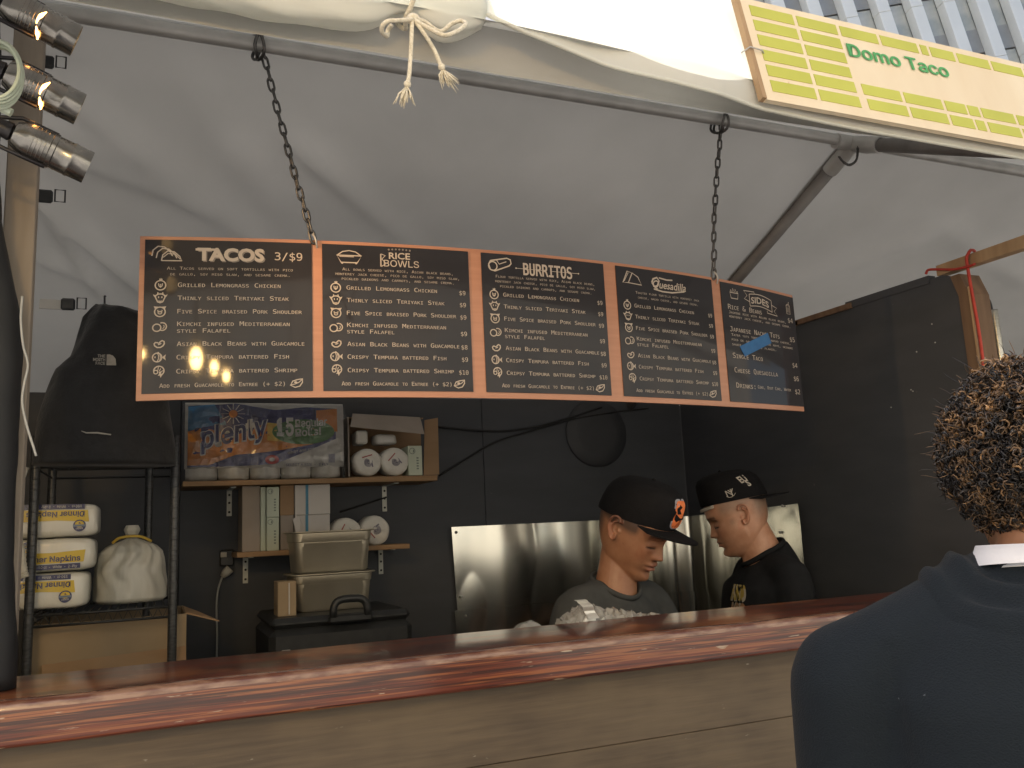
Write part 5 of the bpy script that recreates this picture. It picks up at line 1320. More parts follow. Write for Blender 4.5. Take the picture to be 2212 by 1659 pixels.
M_bulb = mat('warm_bulb', (1, .7, .35), None, 5, .3, emit=((1.0, .62, .22), 105.0))
FS = thing('festoon_lights', 'string of warm bulbs over the street in front of the stall', 'string lights', (-.4, -3.2, 0))
bl = []
for dx, dy, r_ in ((424, 775, .062), (463, 794, .040), (489, 812, .034), (312, 765, .026)):
    p = on_bow(dx, dy); n_ = bnorm(p.x); c_ = (CAM - p).normalized(); rf_ = n_ * (2 * c_.dot(n_)) - c_
    q = p + rf_ * ((-.7 - p.y) / rf_.y); bl.append(q)
    b_ = part('bulb', MB().sphere(q, (r_ * .8, r_ * .8, r_), 18, 12), M_bulb, FS, smooth=True)
    part('socket', MB().lathe(q + Vector((0, 0, r_ * .85)), [(.018, 0), (.02, .04), (.008, .05)], 14), M_blackplastic, b_)
    part('drop_cord', MB().tube([q + Vector((0, 0, r_)), q + Vector((0, 0, 2.95 - q.z))], .004, 6), M_bw, FS)
part('cable', MB().tube([(-1.45, 1.3, 2.40), (-1.2, -.7, 2.95), (.2, -.7, 2.95), (-.4, -3.2, 3.0)], .006, 6), M_bw, FS)
part('pole', MB().tube([(-.4, -3.2, 0), (-.4, -3.2, 3.05)], .025, 10), M_pipe, FS)
# ================================================================== people
def xf(M, pts): return [M @ Vector(p) for p in pts]
HZ = [-.120, -.114, -.105, -.090, -.075, -.060, -.045, -.030, 0, .030, .060, .085, .102, .112, .116]
HF = [.040, .062, .077, .084, .079, .085, .086, .084, .083, .093, .090, .070, .045, .020, .002]
HB = [-.030, -.022, .000, .030, .052, .068, .080, .090, .100, .106, .101, .083, .056, .026, .002]
HW = [.014, .026, .038, .050, .057, .062, .066, .069, .0735, .076, .074, .063, .044, .021, .002]
def smooth_interp(x, X, Y):
    return interp(x, X, Y)
ZS = np.linspace(HZ[0], HZ[-1], 110)
def _sm(Y):
    y = np.interp(ZS, HZ, Y); k = np.array([1, 2, 3, 4, 3, 2, 1.]); k /= k.sum()
    yp = np.concatenate([[y[0]] * 3, y, [y[-1]] * 3]); y2 = np.convolve(yp, k, 'valid'); y2[-4:] = y[-4:]; return y2
YF, YB, YW = _sm(HF), _sm(HB), _sm(HW)
def face_dy(x, z, wide=1.0):
    e = math.exp; ax = abs(x) / wide; d = 0
    t_ = (.020 - z) / .054
    if -.1 < t_ < 1.25:
        h = .002 + .021 * max(0, t_) ** 1.25
        if t_ > .92: h *= max(0, 1 - ((t_ - .92) / .22) ** 1.5)
        if t_ < 0: h *= 1 + t_ * 10
        s = .0060 + .0075 * max(0, min(1, t_)); d += h * e(-(ax / s) ** 2)
    d += .010 * e(-((ax - .0150) / .0065) ** 2 - ((z + .030) / .0065) ** 2)
    d -= .011 * e(-((ax - .031) / .015) ** 2 - ((z - .006) / .011) ** 2)
    d += .0075 * e(-((ax - .031) / .0125) ** 2 - ((z - .000) / .0075) ** 2)
    d -= .0022 * e(-((ax - .031) / .014) ** 2 - ((z - .0095) / .002) ** 2)
    d -= .0045 * e(-((ax - .031) / .013) ** 2 - ((z + .0090) / .0026) ** 2)
    d += .005 * e(-((ax - .028) / .020) ** 2 - ((z - .024) / .007) ** 2)
    d += .004 * e(-((ax - .044) / .016) ** 2 - ((z + .020) / .018) ** 2)
    d += .0085 * e(-(ax / .023) ** 4) * e(-((z + .0525) / .0052) ** 2) + .0105 * e(-(ax / .019) ** 4) * e(-((z + .0655) / .0058) ** 2)
    d -= .0080 * e(-(ax / .026) ** 4 - ((z + .0588) / .0024) ** 2)
    d -= .0028 * e(-(ax / .020) ** 4 - ((z + .077) / .004) ** 2)
    d += .0060 * e(-(ax / .019) ** 2 - ((z + .096) / .012) ** 2)
    d -= .0012 * e(-(ax / .004) ** 2 - ((z + .043) / .005) ** 2)
    return d
def head_mb(mb, M, cheek=1.0, jaw=1.0):
    na = 132; ang = []
    for i in range(na):
        t_ = 2 * pi * i / na; ang.append(t_ - .42 * math.sin(t_))
    rings = []
    for k, z in enumerate(ZS):
        jw = 1 + (jaw - 1) * math.exp(-((z + .07) / .035) ** 2)
        ring = []
        for a_ in ang:
            s, c = math.sin(a_), math.cos(a_)
            x = YW[k] * jw * math.copysign(abs(s) ** .92, s)
            y = (YF[k] if c > 0 else YB[k]) * math.copysign(abs(c) ** .86, c)
            if c > .1: y += face_dy(x, z) * min(1, (c - .1) * 3)
            if c > 0: x *= 1 + (cheek - 1) * math.exp(-((z + .035) / .03) ** 2) * s * s
            ring.append(M @ Vector((x, y, z)))
        rings.append(ring)
    mb.loft(rings)
EAR_OUT = [(.008, .020), (.004, .029), (-.006, .033), (-.016, .028), (-.020, .016), (-.018, .002), (-.011, -.012), (-.004, -.022), (.003, -.026), (.007, -.020), (.007, -.010)]
def ear_mb(mb, M, side, s=1.0):
    """side +1 = the person's right"""
    def E(y, z, o): return M @ Vector((side * (.069 + o * 1.0 + .30 * max(0, -y)), -.010 + y * s, -.002 + z * s))
    mb.tube([E(y, z, .0135) for y, z in spline_xy(EAR_OUT, 4)], .0040, 8)
    mb.tube([E(y, z, .0105) for y, z in spline_xy([(-.004, .020), (-.011, .014), (-.012, .002), (-.006, -.010), (.001, -.014)], 4)], .0032, 8)
    pts = []
    mb.loft([[E(-.005 + .014 * f_ * math.cos(t_), .002 + .027 * f_ * math.sin(t_), o) for t_ in [2 * pi * q / 20 for q in range(20)]] for f_, o in ((.7, -.006), (1.0, .000), (1.0, .004), (.8, .006), (.3, .003))])
    mb.sphere(E(.001, -.021, .006), .0065, 10, 8)
    mb.sphere(E(.007, -.001, .006), (.004, .004, .006), 8, 6)
def spline_xy(p, n): return [(q.x, q.y) for q in spline([Vector((a_, b_, 0)) for a_, b_ in p], n)]
def ball(mb, c, r): mb.sphere(c, r, 18, 12)
def limb(mb, pts, rad, seg=18):
    """tapered limb with round ends"""
    P_ = [Vector(p) for p in pts]; ps = spline(P_, 6); n = len(ps)
    rs = [interp(i / (n - 1), [k / (len(rad) - 1) for k in range(len(rad))], rad) for i in range(n)]
    mb.tube(ps, rs, seg); ball(mb, ps[0], rs[0]); ball(mb, ps[-1], rs[-1])
def torso_mb(mb, rows, right, fwd):
    """rows: (centre, half width, half depth)"""
    ps = []
    n = 8 * (len(rows) - 1) + 1
    for i in range(n):
        f_ = i / 8; k = min(len(rows) - 2, int(f_)); t_ = f_ - k
        t_ = t_ * t_ * (3 - 2 * t_) * .5 + t_ * .5
        c = rows[k][0] * (1 - t_) + rows[k + 1][0] * t_; w = rows[k][1] * (1 - t_) + rows[k + 1][1] * t_; d = rows[k][2] * (1 - t_) + rows[k + 1][2] * t_
        tl = (rows[k][3] if len(rows[k]) > 3 else 0) * (1 - t_) + (rows[k + 1][3] if len(rows[k + 1]) > 3 else 0) * t_
        ps.append([c + right * (w * math.copysign(abs(math.cos(a_)) ** .8, math.cos(a_))) + fwd * (d * math.copysign(abs(math.sin(a_)) ** .85, math.sin(a_))) - Zv * (tl * math.sin(a_)) for a_ in [2 * pi * q / 40 for q in range(40)]])
    mb.loft(ps)
def hand_mb(mb, wrist, d, palm_n, s=1.0):
    """relaxed hand: palm, four bent fingers of unequal length, thumb from the side of the palm"""
    d = d.normalized(); palm_n = (palm_n - d * palm_n.dot(d)).normalized(); sd = d.cross(palm_n)
    for k in range(4): mb.tube([wrist + d * .01, wrist + d * .05 + sd * (-.027 + .018 * k), wrist + d * .09 + sd * (-.030 + .020 * k)], [.016, .013, .011], 10)
    mb.sphere(wrist + d * .055, (.036, .036, .036), 12, 8, Matrix((sd, palm_n * .38, d * 1.25)).transposed())
    for k, L in enumerate((.060, .078, .085, .076)):
        b0 = wrist + d * .088 + sd * (-.030 + .020 * k)
        p1 = b0 + (d * .92 + palm_n * .25) * L * .42; p2 = p1 + (d * .70 + palm_n * .65) * L * .32; p3 = p2 + (d * .35 + palm_n * .85) * L * .24
        mb.tube([b0, p1, p2, p3], [.0098, .0092, .0086, .0070], 10); ball(mb, p3, .0070)
    t0 = wrist + d * .03 + sd * .030; t1 = t0 + d * .035 + sd * .028 + palm_n * .008; t2 = t1 + d * .028 + sd * .008 + palm_n * .012; mb.tube([t0, t1, t2], [.014, .0115, .0085], 10); ball(mb, t2, .0085)
def fuse(name, mb, voxel, it=4, fac=.5):
    me = mb.mesh(name); ob = bpy.data.objects.new('tmp_fuse', me); COL.objects.link(ob)
    r = ob.modifiers.new('r', 'REMESH'); r.mode = 'VOXEL'; r.voxel_size = voxel; r.use_smooth_shade = True
    if it:
        s = ob.modifiers.new('s', 'SMOOTH'); s.iterations = it; s.factor = fac
    dg = bpy.context.evaluated_depsgraph_get(); dg.update()
    out = bpy.data.meshes.new_from_object(ob.evaluated_get(dg))
    bpy.data.objects.remove(ob); bpy.data.meshes.remove(me)
    out.name = name
    return out
def verts(me):
    a_ = np.empty(len(me.vertices) * 3); me.vertices.foreach_get('co', a_); return a_.reshape(-1, 3)
def shift(me, base):
    V = verts(me) - np.array(base); me.vertices.foreach_set('co', V.ravel()); me.polygons.foreach_set('use_smooth', [True] * len(me.polygons)); me.update()
def displace(me, fn, amt=1.0):
    n_ = np.empty(len(me.vertices) * 3); me.vertices.foreach_get('normal', n_); n_ = n_.reshape(-1, 3); V = verts(me)
    d = np.array([fn(p) for p in V]); V += n_ * d[:, None]; me.vertices.foreach_set('co', V.ravel()); me.update()
def setcol(me, col):
    at = me.color_attributes.new('Col', 'FLOAT_COLOR', 'POINT')
    c = np.ones((len(me.vertices), 4)); c[:, :3] = col; at.data.foreach_set('color', c.ravel())
def frame(F, U=Vector((0, 0, 1))):
    F = F.normalized(); R_ = F.cross(U).normalized(); U2 = R_.cross(F)
    return Matrix(((R_.x, F.x, U2.x, 0), (R_.y, F.y, U2.y, 0), (R_.z, F.z, U2.z, 0), (0, 0, 0, 1)))
M_skin = mat('skin', (1, 1, 1), (.82, .74, .70), 38, .46, sss=.12, attr='Col', bump=.05, bscale=260, contrast=(.3, .7))
def g2(v, c, s): return np.exp(-((v - c) / s) ** 2)
def skin_cols(me, Minv, base, lips, brow, hair, hairline, blem=0.0, brow_k=.9):
    V = verts(me); H = V @ np.array(Minv.to_3x3()).T + np.array(Minv.translation)
    x, y, z = H.T; ax = np.abs(x)
    c = np.tile(np.array(base), (len(V), 1))
    def mixc(k, col):
        nonlocal c
        k = np.clip(k, 0, 1)[:, None]; c = c * (1 - k) + np.array(col) * k
    head = (z > -.13) & (ax < .10) & (np.abs(y) < .13)
    front = head & (y > .055)
    red = g2(ax, .045, .020) * g2(z, -.025, .022) * front
    mixc(red * .28, (base[0] * .95, base[1] * .62, base[2] * .55))
    mixc(g2(ax, 0, .012) * g2(z, -.028, .01) * front * .35, (base[0] * .95, base[1] * .62, base[2] * .55))
    mixc((np.exp(-(ax / .021) ** 6) * (g2(z, -.0535, .0052) + g2(z, -.0655, .0056))) * front * .75, lips)
    mixc(np.exp(-(ax / .023) ** 6) * g2(z, -.0588, .0018) * front * .8, tuple(q * .35 for q in lips))
    bz = .0205 + .005 * np.sin(np.clip((ax - .012) / .038, 0, 1) * 2.6)
    mixc(((ax > .010) & (ax < .052)) * g2(z, bz, .0042) * front * brow_k, brow)
    mixc(g2(ax, .031, .014) ** .5 * g2(z, -.0085, .0026) * front * 1.3 * ((ax > .017) & (ax < .047)), (.03, .02, .016))
    mixc(g2(ax, .0085, .004) * g2(z, -.0355, .003) * (y > .085) * .8, tuple(q * .25 for q in base))
    hl = hairline(x, y, z)
    mixc(hl * head, hair)
    if blem:
        for _ in range(34):
            p = (rnd.uniform(.03, .068), rnd.uniform(.01, .075), rnd.uniform(-.06, -.012)); r_ = rnd.uniform(.0016, .0032)
            mixc(np.exp(-(((ax - p[0]) ** 2 + (y - p[1]) ** 2 + (z - p[2]) ** 2) / r_ ** 2)) * blem * (x > 0), (base[0] * .6, base[1] * .38, base[2] * .34))
    earred = (ax > .076) & (z > -.04) & (z < .04) & (np.abs(y + .01) < .03)
    mixc(earred * .30, (base[0] * .98, base[1] * .60, base[2] * .5))
    setcol(me, c)
def cap_parts(M, parent, m, back=False, tilt=0.0, z0=.036, lift=.122, patch=None):
    """baseball cap: crown, brim, button"""
    def rim(a_): return .0800 * math.sin(a_), (.101 if math.cos(a_) > 0 else .109) * math.cos(a_)
    rings = []; na = 60
    pr = [(1.0, 0), (1.012, .10), (1.01, .30), (.985, .50), (.93, .68), (.80, .84), (.58, .945), (.30, .99), (.04, 1.0)]
    for r_, h_ in pr:
        ring = []
        for i in range(na):
            a_ = 2 * pi * i / na; x, y = rim(a_)
            fr_ = 1 + (.05 * math.sin(pi * min(1, h_ * 1.1)) * max(0, math.cos(a_)) * (-1 if back else 1))
            seam = 1 - .006 * math.exp(-(((a_ / (pi / 3)) % 1 - .5) / .06) ** 2) * (h_ > .05)
            ring.append(M @ Vector((x * r_ * seam, -.006 + y * r_ * fr_ * seam, z0 + tilt * y * r_ + lift * h_)))
        rings.append(ring)
    inner = [[M @ Vector((rim(2 * pi * i / na)[0] * .985, -.006 + rim(2 * pi * i / na)[1] * .985, z0 + tilt * rim(2 * pi * i / na)[1] + q)) for i in range(na)] for q in (.02, .0)]
    cr = part('cap', MB().loft(inner + rings, caps=False), m, parent, auto=60)
    part('button', MB().sphere(M @ Vector((0, -.006, z0 + lift)), .006, 10, 6), m, cr, smooth=True)
    sgn = -1 if back else 1
    def brim(u, v):
        a_ = (u - .5) * 2.25; x, y = rim(a_); y = abs(y)
        ext = .072 * math.cos(a_ * 1.15) ** .6 * v if abs(a_) < 1.36 else 0
        xx = x * (1 + .05 * v); yy = y + ext
        drop = .55 * xx * xx * 1.6 * v + .10 * ext
        return M @ Vector((xx, sgn * (-.006 * sgn + yy), z0 + tilt * sgn * yy - drop - .001))
    up = (M.to_3x3() @ Vector((0, 0, 1))) * -.0035
    part('brim', MB().grid(brim, 44, 10, up), m, cr, auto=50)
    return cr
def project_print(P_, me_bvh, dirn, lift):
    for mb in P_.m.values():
        nv = []
        for p in mb.v:
            h, n_, i_, dist = me_bvh.ray_cast(Vector(p), dirn)
            nv.append(tuple(h - dirn * lift) if h is not None else p)
        mb.v = nv
def bvh_of(me, base=Vector((0, 0, 0))):
    V = [Vector(v.co) + base for v in me.vertices]; return BVHTree.FromPolygons(V, [tuple(p.vertices) for p in me.polygons])

M_capblk = mat('black_cap_cloth', (.008, .008, .0095), (.006, .006, .007), 60, .8, bump=.3, bscale=300, spec=.15)
M_trs = mat('dark_trousers', (.02, .022, .028), None, 30, .85)
Zv = Vector((0, 0, 1))
Rh = Vector((math.cos(YAW), -math.sin(YAW), 0)); Vh = Vector((math.sin(YAW), math.cos(YAW), 0))
def viewdir(dx):
    d = sight(dx, 1100); d.z = 0; return d.normalized()
def pants(parent, hips, right, fwd):
    mb = MB()
    torso_mb(mb, [(hips + Zv * .06, .165, .115), (hips - Zv * .06, .175, .125), (hips - Zv * .14, .15, .11)], right, fwd)
    for s in (1, -1):
        limb(mb, [hips + right * (.085 * s) - Zv * .08, hips + right * (.09 * s) + fwd * .02 - Zv * .46, Vector((hips.x + right.x * .095 * s, hips.y + right.y * .095 * s, .09))], [.095, .068, .058])
    me = fuse('trousers', mb, .016, 2); shift(me, BASE[parent.name]); link('trousers', me, M_trs, parent)
    sh = MB()
    for s in (1, -1):
        q = Vector((hips.x, hips.y, 0)) + right * (.095 * s)
        sh.loft([[q + right * (w * math.cos(a_)) + fwd * (.055 + l * math.sin(a_)) + Zv * z for a_ in [2 * pi * k / 20 for k in range(20)]] for w, l, z in ((.045, .135, .004), (.048, .138, .02), (.045, .13, .05), (.035, .07, .09))])
    part('shoes', sh, M_black, parent, smooth=True)
def tee(parent, rows, right, fwd, sh, el, m, name='t_shirt', wr=.0, fold=.004, sleeve=.62):
    mb = MB(); torso_mb(mb, rows, right, fwd)
    for s in (0, 1):
        limb(mb, [rows[-2][0] + (sh[s] - rows[-2][0]) * .45 + Zv * .012, sh[s] + Zv * .002, sh[s] + (el[s] - sh[s]) * sleeve], [.055, .060, .060])
    me = fuse(name, mb, .0075, 14, .6)
    displace(me, lambda p: fold * (noise.noise((p[0] * 9, p[1] * 9, p[2] * 5)) + .6 * noise.noise((p[0] * 22 + p[2] * 14, p[1] * 22, p[2] * 12))))
    shift(me, BASE[parent.name]); return link(name, me, m, parent)

# ---------------------------------------------- cook in the grey shirt
V1 = viewdir(1345); R1 = Vector((V1.y, -V1.x, 0))
aa, ph = math.radians(30), math.radians(31)
Fh = R1 * math.cos(aa) - V1 * math.sin(aa); F1 = Fh * math.cos(ph) - Zv * math.sin(ph)
S1 = 1.10
ear1 = atY(1330, 1141, 2.10)
Mh = frame(F1) @ Matrix.Scale(S1, 4)
org = ear1 - (Mh.to_3x3() @ Vector((.076, -.012, 0)))
Mh1 = Matrix.Translation(org) @ Mh
ta = math.radians(48); Tf = R1 * math.cos(ta) - V1 * math.sin(ta); Tr = Tf.cross(Zv)
N1 = org - Fh * .030 - Zv * .165
N1 = N1 - R1 * .040 + Zv * .012
hips1 = Vector((N1.x, N1.y, 0)) - Tf * .06 + Zv * .90
P1 = thing('person', 'cook in grey t-shirt and black cap with orange patch, looking down', 'person', Vector((hips1.x, hips1.y, 0)), 'cooks behind the counter')
sh1 = [N1 + Tr * .150 - Zv * .072 - Tf * .01, N1 - Tr * .150 - Zv * .072 - Tf * .01]
el1 = [sh1[0] - Zv * .25 + Tr * .05 + Tf * .04, sh1[1] - Zv * .25 - Tr * .05 + Tf * .06]
wr1 = [el1[0] - Zv * .10 + Tf * .20 - Tr * .06, el1[1] - Zv * .10 + Tf * .20 + Tr * .06]
rows1 = [(hips1 + Zv * .02, .150, .10), (hips1 + Zv * .18, .150, .10), (N1 - Zv * .24 - Tf * .01, .170, .112), (N1 - Zv * .115 - Tf * .005, .150, .095), (N1 - Zv * .035 - Tf * .004, .095, .072), (N1 - Zv * .000, .056, .056)]
def body(name, Mh, org, N, rows, sh, el, wr, ears, cheek=1.0, jaw=1.0, neck=(.052, .056), Tf=None, vox=.0036):
    mb = MB(); head_mb(mb, Mh, cheek, jaw)
    for s in ears: ear_mb(mb, Mh, s)
    hp = org + Mh.to_3x3() @ Vector((0, -.022, -.045))
    mb.tube([hp + (hp - N) * .1, hp * .5 + N * .5, N - Zv * .03], [neck[0], neck[0] * 1.0, neck[1] * 1.12], 28)
    for q in (-1, 1):
        mb.tube([hp + Mh.to_3x3() @ Vector((q * .04, -.01, .0)), N + Mh.to_3x3() @ Vector((q * .010, .02, 0)) - Zv * .02], [.012, .011], 10)
    return mb
mb = body('body', Mh1, org, N1, rows1, sh1, el1, wr1, (1, -1), 1.0, 1.0)
def limbs(mb, rows, sh, el, wr, right, fwd, shrink=.020, rs=.88):
    torso_mb(mb, [(r_[0], r_[1] - shrink, r_[2] - shrink) for r_ in rows[:-1]], right, fwd)
    for s in (0, 1):
        limb(mb, [rows[-2][0] + (sh[s] - rows[-2][0]) * .5, sh[s] - Zv * .012, el[s]], [.05 * rs, .052 * rs, .038]); limb(mb, [el[s], wr[s]], [.037, .025])
        hand_mb(mb, wr[s], wr[s] - el[s], -Zv * 1.0 + (right * (-1 if s == 0 else 1)) * .4)
limbs(mb, rows1, sh1, el1, wr1, Tr, Tf)
me = fuse('body', mb, .0031, 1, .45)
def fade1(x, y, z):
    k = np.clip((z - .000 - .25 * np.clip(y - .03, 0, 1)) / .016, 0, 1) * np.clip((.050 - y) / .012, 0, 1)
    k2 = np.clip((-.045 - y) / .03, 0, 1) * np.clip((z + .075) / .05, 0, 1)
    return np.maximum(k, k2) * .85
skin_cols(me, Mh1.inverted(), (.335, .170, .095), (.33, .135, .10), (.035, .022, .016), (.045, .032, .025), fade1, blem=.55)
shift(me, BASE[P1.name]); link('body', me, M_skin, P1)
M_tee1 = mat('grey_tee', (.058, .062, .063), (.046, .049, .050), 30, .9, bump=.3, bscale=400, spec=.2)
rows1s = [(c, w + .010, d + .012) for c, w, d in rows1[:-2]] + [(N1 - Zv * .030 - Tf * .004, .100, .082, .02), (N1 + Zv * .004, .066, .066, .035)]
t1 = tee(P1, rows1s, Tr, Tf, sh1, el1, M_tee1)
nk = [N1 + Zv * .012 + Tr * (.068 * math.cos(a_)) + Tf * ((.072 if math.sin(a_) > 0 else .060) * math.sin(a_)) - Zv * (.044 * max(0, math.sin(a_)) ** 1.3 - .022 * max(0, -math.sin(a_))) for a_ in [2 * pi * q / 40 for q in range(40)]]
part('collar', MB().tube(nk, [(.009, .006)] * 40, 8, closed=True), M_tee1, P1, smooth=True)
c1 = cap_parts(Mh1, P1, M_capblk, False, tilt=.17, z0=.030, lift=.108)
M_porange = mat('patch_orange', (.80, .22, .06), (.70, .17, .05), 20, .6); M_pgrey = mat('patch_edge', (.30, .30, .34), None, 20, .6)
bv = bvh_of(c1.data, BASE[c1.name])
fdir = Mh1.to_3x3() @ Vector((0, 1, 0)); fdir.normalize(); rdir = (Mh1.to_3x3() @ Vector((1, 0, 0))).normalized(); udir = (Mh1.to_3x3() @ Vector((0, 0, 1))).normalized()
P = Print(flatframe(org + fdir * .3 + udir * .093 * S1, rdir, udir, fdir))
def rr(w, h, n=6): 
    r = w; o_ = []
    for cx_, cy_, a0 in ((w - r * .55, h - r * .55, 0), (-w + r * .55, h - r * .55, pi / 2), (-w + r * .55, -h + r * .55, pi), (w - r * .55, -h + r * .55, 3 * pi / 2)):
        for i in range(n + 1): o_.append((cx_ + r * .55 * math.cos(a0 + pi / 2 * i / n), cy_ + r * .55 * math.sin(a0 + pi / 2 * i / n)))
    return o_
def fanfill(key, pts, lift=.001):
    cx_ = sum(p[0] for p in pts) / len(pts); cy_ = sum(p[1] for p in pts) / len(pts)
    V = [P.frame(cx_, cy_, lift)]; F = []
    for k in range(1, 5):
        for p in pts: V.append(P.frame(cx_ + (p[0] - cx_) * k / 4, cy_ + (p[1] - cy_) * k / 4, lift))
    n = len(pts)
    for i in range(n): F.append((0, 1 + i, 1 + (i + 1) % n))
    for k in range(3):
        for i in range(n): F.append((1 + k * n + i, 1 + (k + 1) * n + i, 1 + (k + 1) * n + (i + 1) % n, 1 + k * n + (i + 1) % n))
    P.mb(key).add(V, F)
fanfill('g', rr(.030, .041)); project_print(P, bv, -fdir, .0016); gm = P.m.pop('g')
fanfill('o', rr(.0265, .0375)); project_print(P, bv, -fdir, .0024); om = P.m.pop('o')
fanfill('k', [(.012, .030), (.002, .024), (.012, .016), (.004, .006), (.020, .004), (.024, .018)]); fanfill('k', [(-.026, -.004), (.026, .004), (.026, -.010), (.016, -.018), (-.004, -.010), (-.026, -.014)])
for i in range(5): P.line('k', [(-.004, -.010), (-.020 + .010 * i, -.034)], .0018, .001)
project_print(P, bv, -fdir, .0030)
P.m['g'] = gm; P.m['o'] = om
P.done(c1, {'g': 'patch_edge', 'o': 'patch', 'k': 'patch_motif'}, {'g': M_pgrey, 'o': M_porange, 'k': M_capblk})
pants(P1, hips1, Tr, Tf)

# ---------------------------------------------- cook in the black shirt
V2 = viewdir(1605); R2 = Vector((V2.y, -V2.x, 0))
bb_, ph2 = math.radians(6), math.radians(19)
Fh2 = -R2 * math.cos(bb_) - V2 * math.sin(bb_); F2 = Fh2 * math.cos(ph2) - Zv * math.sin(ph2)
S2 = 1.07
ear2 = atY(1606, 1112, 2.36)
Mq = frame(F2) @ Matrix.Scale(S2, 4)
org2 = ear2 - (Mq.to_3x3() @ Vector((-.076, -.012, 0)))
Mh2 = Matrix.Translation(org2) @ Mq
tb = math.radians(22); Tf2 = -R2 * math.cos(tb) - V2 * math.sin(tb); Tr2 = Tf2.cross(Zv)
N2 = org2 - Fh2 * .078 - Zv * .130
hips2 = Vector((N2.x, N2.y, 0)) - Tf2 * .03 + Zv * .92
P2 = thing('person', 'cook in black t-shirt with gold lettering and backward black cap, in profile', 'person', Vector((hips2.x, hips2.y, 0)), 'cooks behind the counter')
sh2 = [N2 + Tr2 * .175 - Zv * .085 - Tf2 * .01, N2 - Tr2 * .175 - Zv * .085 - Tf2 * .01]
el2 = [sh2[0] - Zv * .27 + Tr2 * .05 + Tf2 * .04, sh2[1] - Zv * .27 - Tr2 * .05 + Tf2 * .02]
wr2 = [el2[0] - Zv * .08 + Tf2 * .20 - Tr2 * .06, el2[1] - Zv * .08 + Tf2 * .20 + Tr2 * .06]
rows2 = [(hips2 + Zv * .02, .165, .12), (hips2 + Zv * .18, .170, .125), (N2 - Zv * .24 + Tf2 * .01, .190, .130), (N2 - Zv * .10 + Tf2 * .0, .180, .115), (N2 - Zv * .035, .105, .085), (N2, .064, .064)]
mb = body('body', Mh2, org2, N2, rows2, sh2, el2, wr2, (1, -1), 1.10, 1.10, neck=(.060, .066))
limbs(mb, rows2, sh2, el2, wr2, Tr2, Tf2)
me = fuse('body', mb, .0031, 1, .45)
def fade2(x, y, z):
    k = np.clip((z - .006) / .030, 0, 1) * np.clip((.062 - y) / .02, 0, 1) * .55
    k2 = np.clip((-.035 - y) / .03, 0, 1) * np.clip((z + .055) / .06, 0, 1) * .75
    k3 = g2(y, .028, .010) * np.clip((.01 - z) / .02, 0, 1) * np.clip((z + .025) / .02, 0, 1) * .45
    return np.maximum(np.maximum(k, k2), k3)
skin_cols(me, Mh2.inverted(), (.54, .30, .195), (.48, .22, .17), (.05, .035, .026), (.14, .115, .09), fade2, brow_k=.8)
shift(me, BASE[P2.name]); link('body', me, M_skin, P2)
M_tee2 = mat('black_tee', (.016, .017, .019), (.012, .013, .015), 30, .9, bump=.3, bscale=400, spec=.15)
rows2s = [(c, w + .012, d + .014) for c, w, d in rows2[:-2]] + [(N2 - Zv * .035, .115, .098, .03), (N2 + Zv * .006, .075, .074, .045)]
t2 = tee(P2, rows2s, Tr2, Tf2, sh2, el2, M_tee2)
nk = [N2 + Zv * .016 + Tr2 * (.076 * math.cos(a_)) + Tf2 * ((.078 if math.sin(a_) > 0 else .064) * math.sin(a_)) - Zv * (.046 * max(0, math.sin(a_)) ** 1.3 - .030 * max(0, -math.sin(a_))) for a_ in [2 * pi * q / 40 for q in range(40)]]
part('collar', MB().tube(nk, [(.009, .006)] * 40, 8, closed=True), M_tee2, P2, smooth=True)
M_gold = mat('gold_print', (.42, .32, .06), (.36, .27, .05), 20, .6); M_tan = mat('tan_print', (.36, .20, .10), None, 20, .6); M_prw = mat('pale_print_edge', (.45, .42, .36), None, 20, .6)
bv = bvh_of(t2.data, BASE[t2.name])
dv = (Tf2 * .80 - Tr2 * .60).normalized()     # the chest seen from the person's left front
P = Print(flatframe(N2 + dv * .5 - Zv * .215 , dv.cross(Zv) * -1, Zv, dv))
for key, off, bd, lf in (('w', 0, .09, .0016), ('g', 0, .035, .0026)):
    P.text(key, 'AND', .012, .078, .086, .046, 'R', F_SANS, False, bd, .001); project_print(P, bv, -dv, lf) if False else None
for key, bd in (('w', .09), ('t', .035)): P.text(key, 'AGO', .012, .022, .086, .046, 'R', F_SANS, False, bd, .001)
for key, lf in (('w', .0018), ('g', .0030), ('t', .0030)):
    Q = Print(P.frame); Q.m = {key: P.m[key]}; project_print(Q, bv, -dv, lf)
P.done(t2, {'w': 'letter_outline', 'g': 'lettering', 't': 'lettering'}, {'w': M_prw, 'g': M_gold, 't': M_tan})
c2 = cap_parts(Mh2, P2, M_capblk, True, tilt=.17, z0=.050, lift=.100)
M_capw = mat('cap_embroidery', (.48, .44, .38), None, 30, .7)
bv = bvh_of(c2.data, BASE[c2.name])
f2 = (Mh2.to_3x3() @ Vector((0, 1, 0))).normalized(); l2 = (Mh2.to_3x3() @ Vector((-1, 0, 0))).normalized(); u2 = (Mh2.to_3x3() @ Vector((0, 0, 1))).normalized()
P = Print(flatframe(org2 + l2 * .3, -f2, u2, l2))
P.text('w', 'N', -.012, .072, .020, .022, 'L', None, False, .0, .001); P.text('w', 'Y', -.004, .069, .020, .024, 'L', None, False, .0, .001)
P.line('w', [(-.014, .076), (-.008, .070), (.0, .068), (.010, .070), (.018, .076)], .0018, .001)
P.text('w', 'EU', .050, .098, .026, .024, 'L', None, False, .03, .001, shear=-.4); P.text('w', 'S', .068, .080, .012, .022, 'L', None, False, .03, .001, shear=-.3)
project_print(P, bv, -l2, .0014)
P.done(c2, 'lettering', {'w': M_capw})
st_ = MB(); q0 = Mh2 @ Vector((-.030, .088, .066)); 
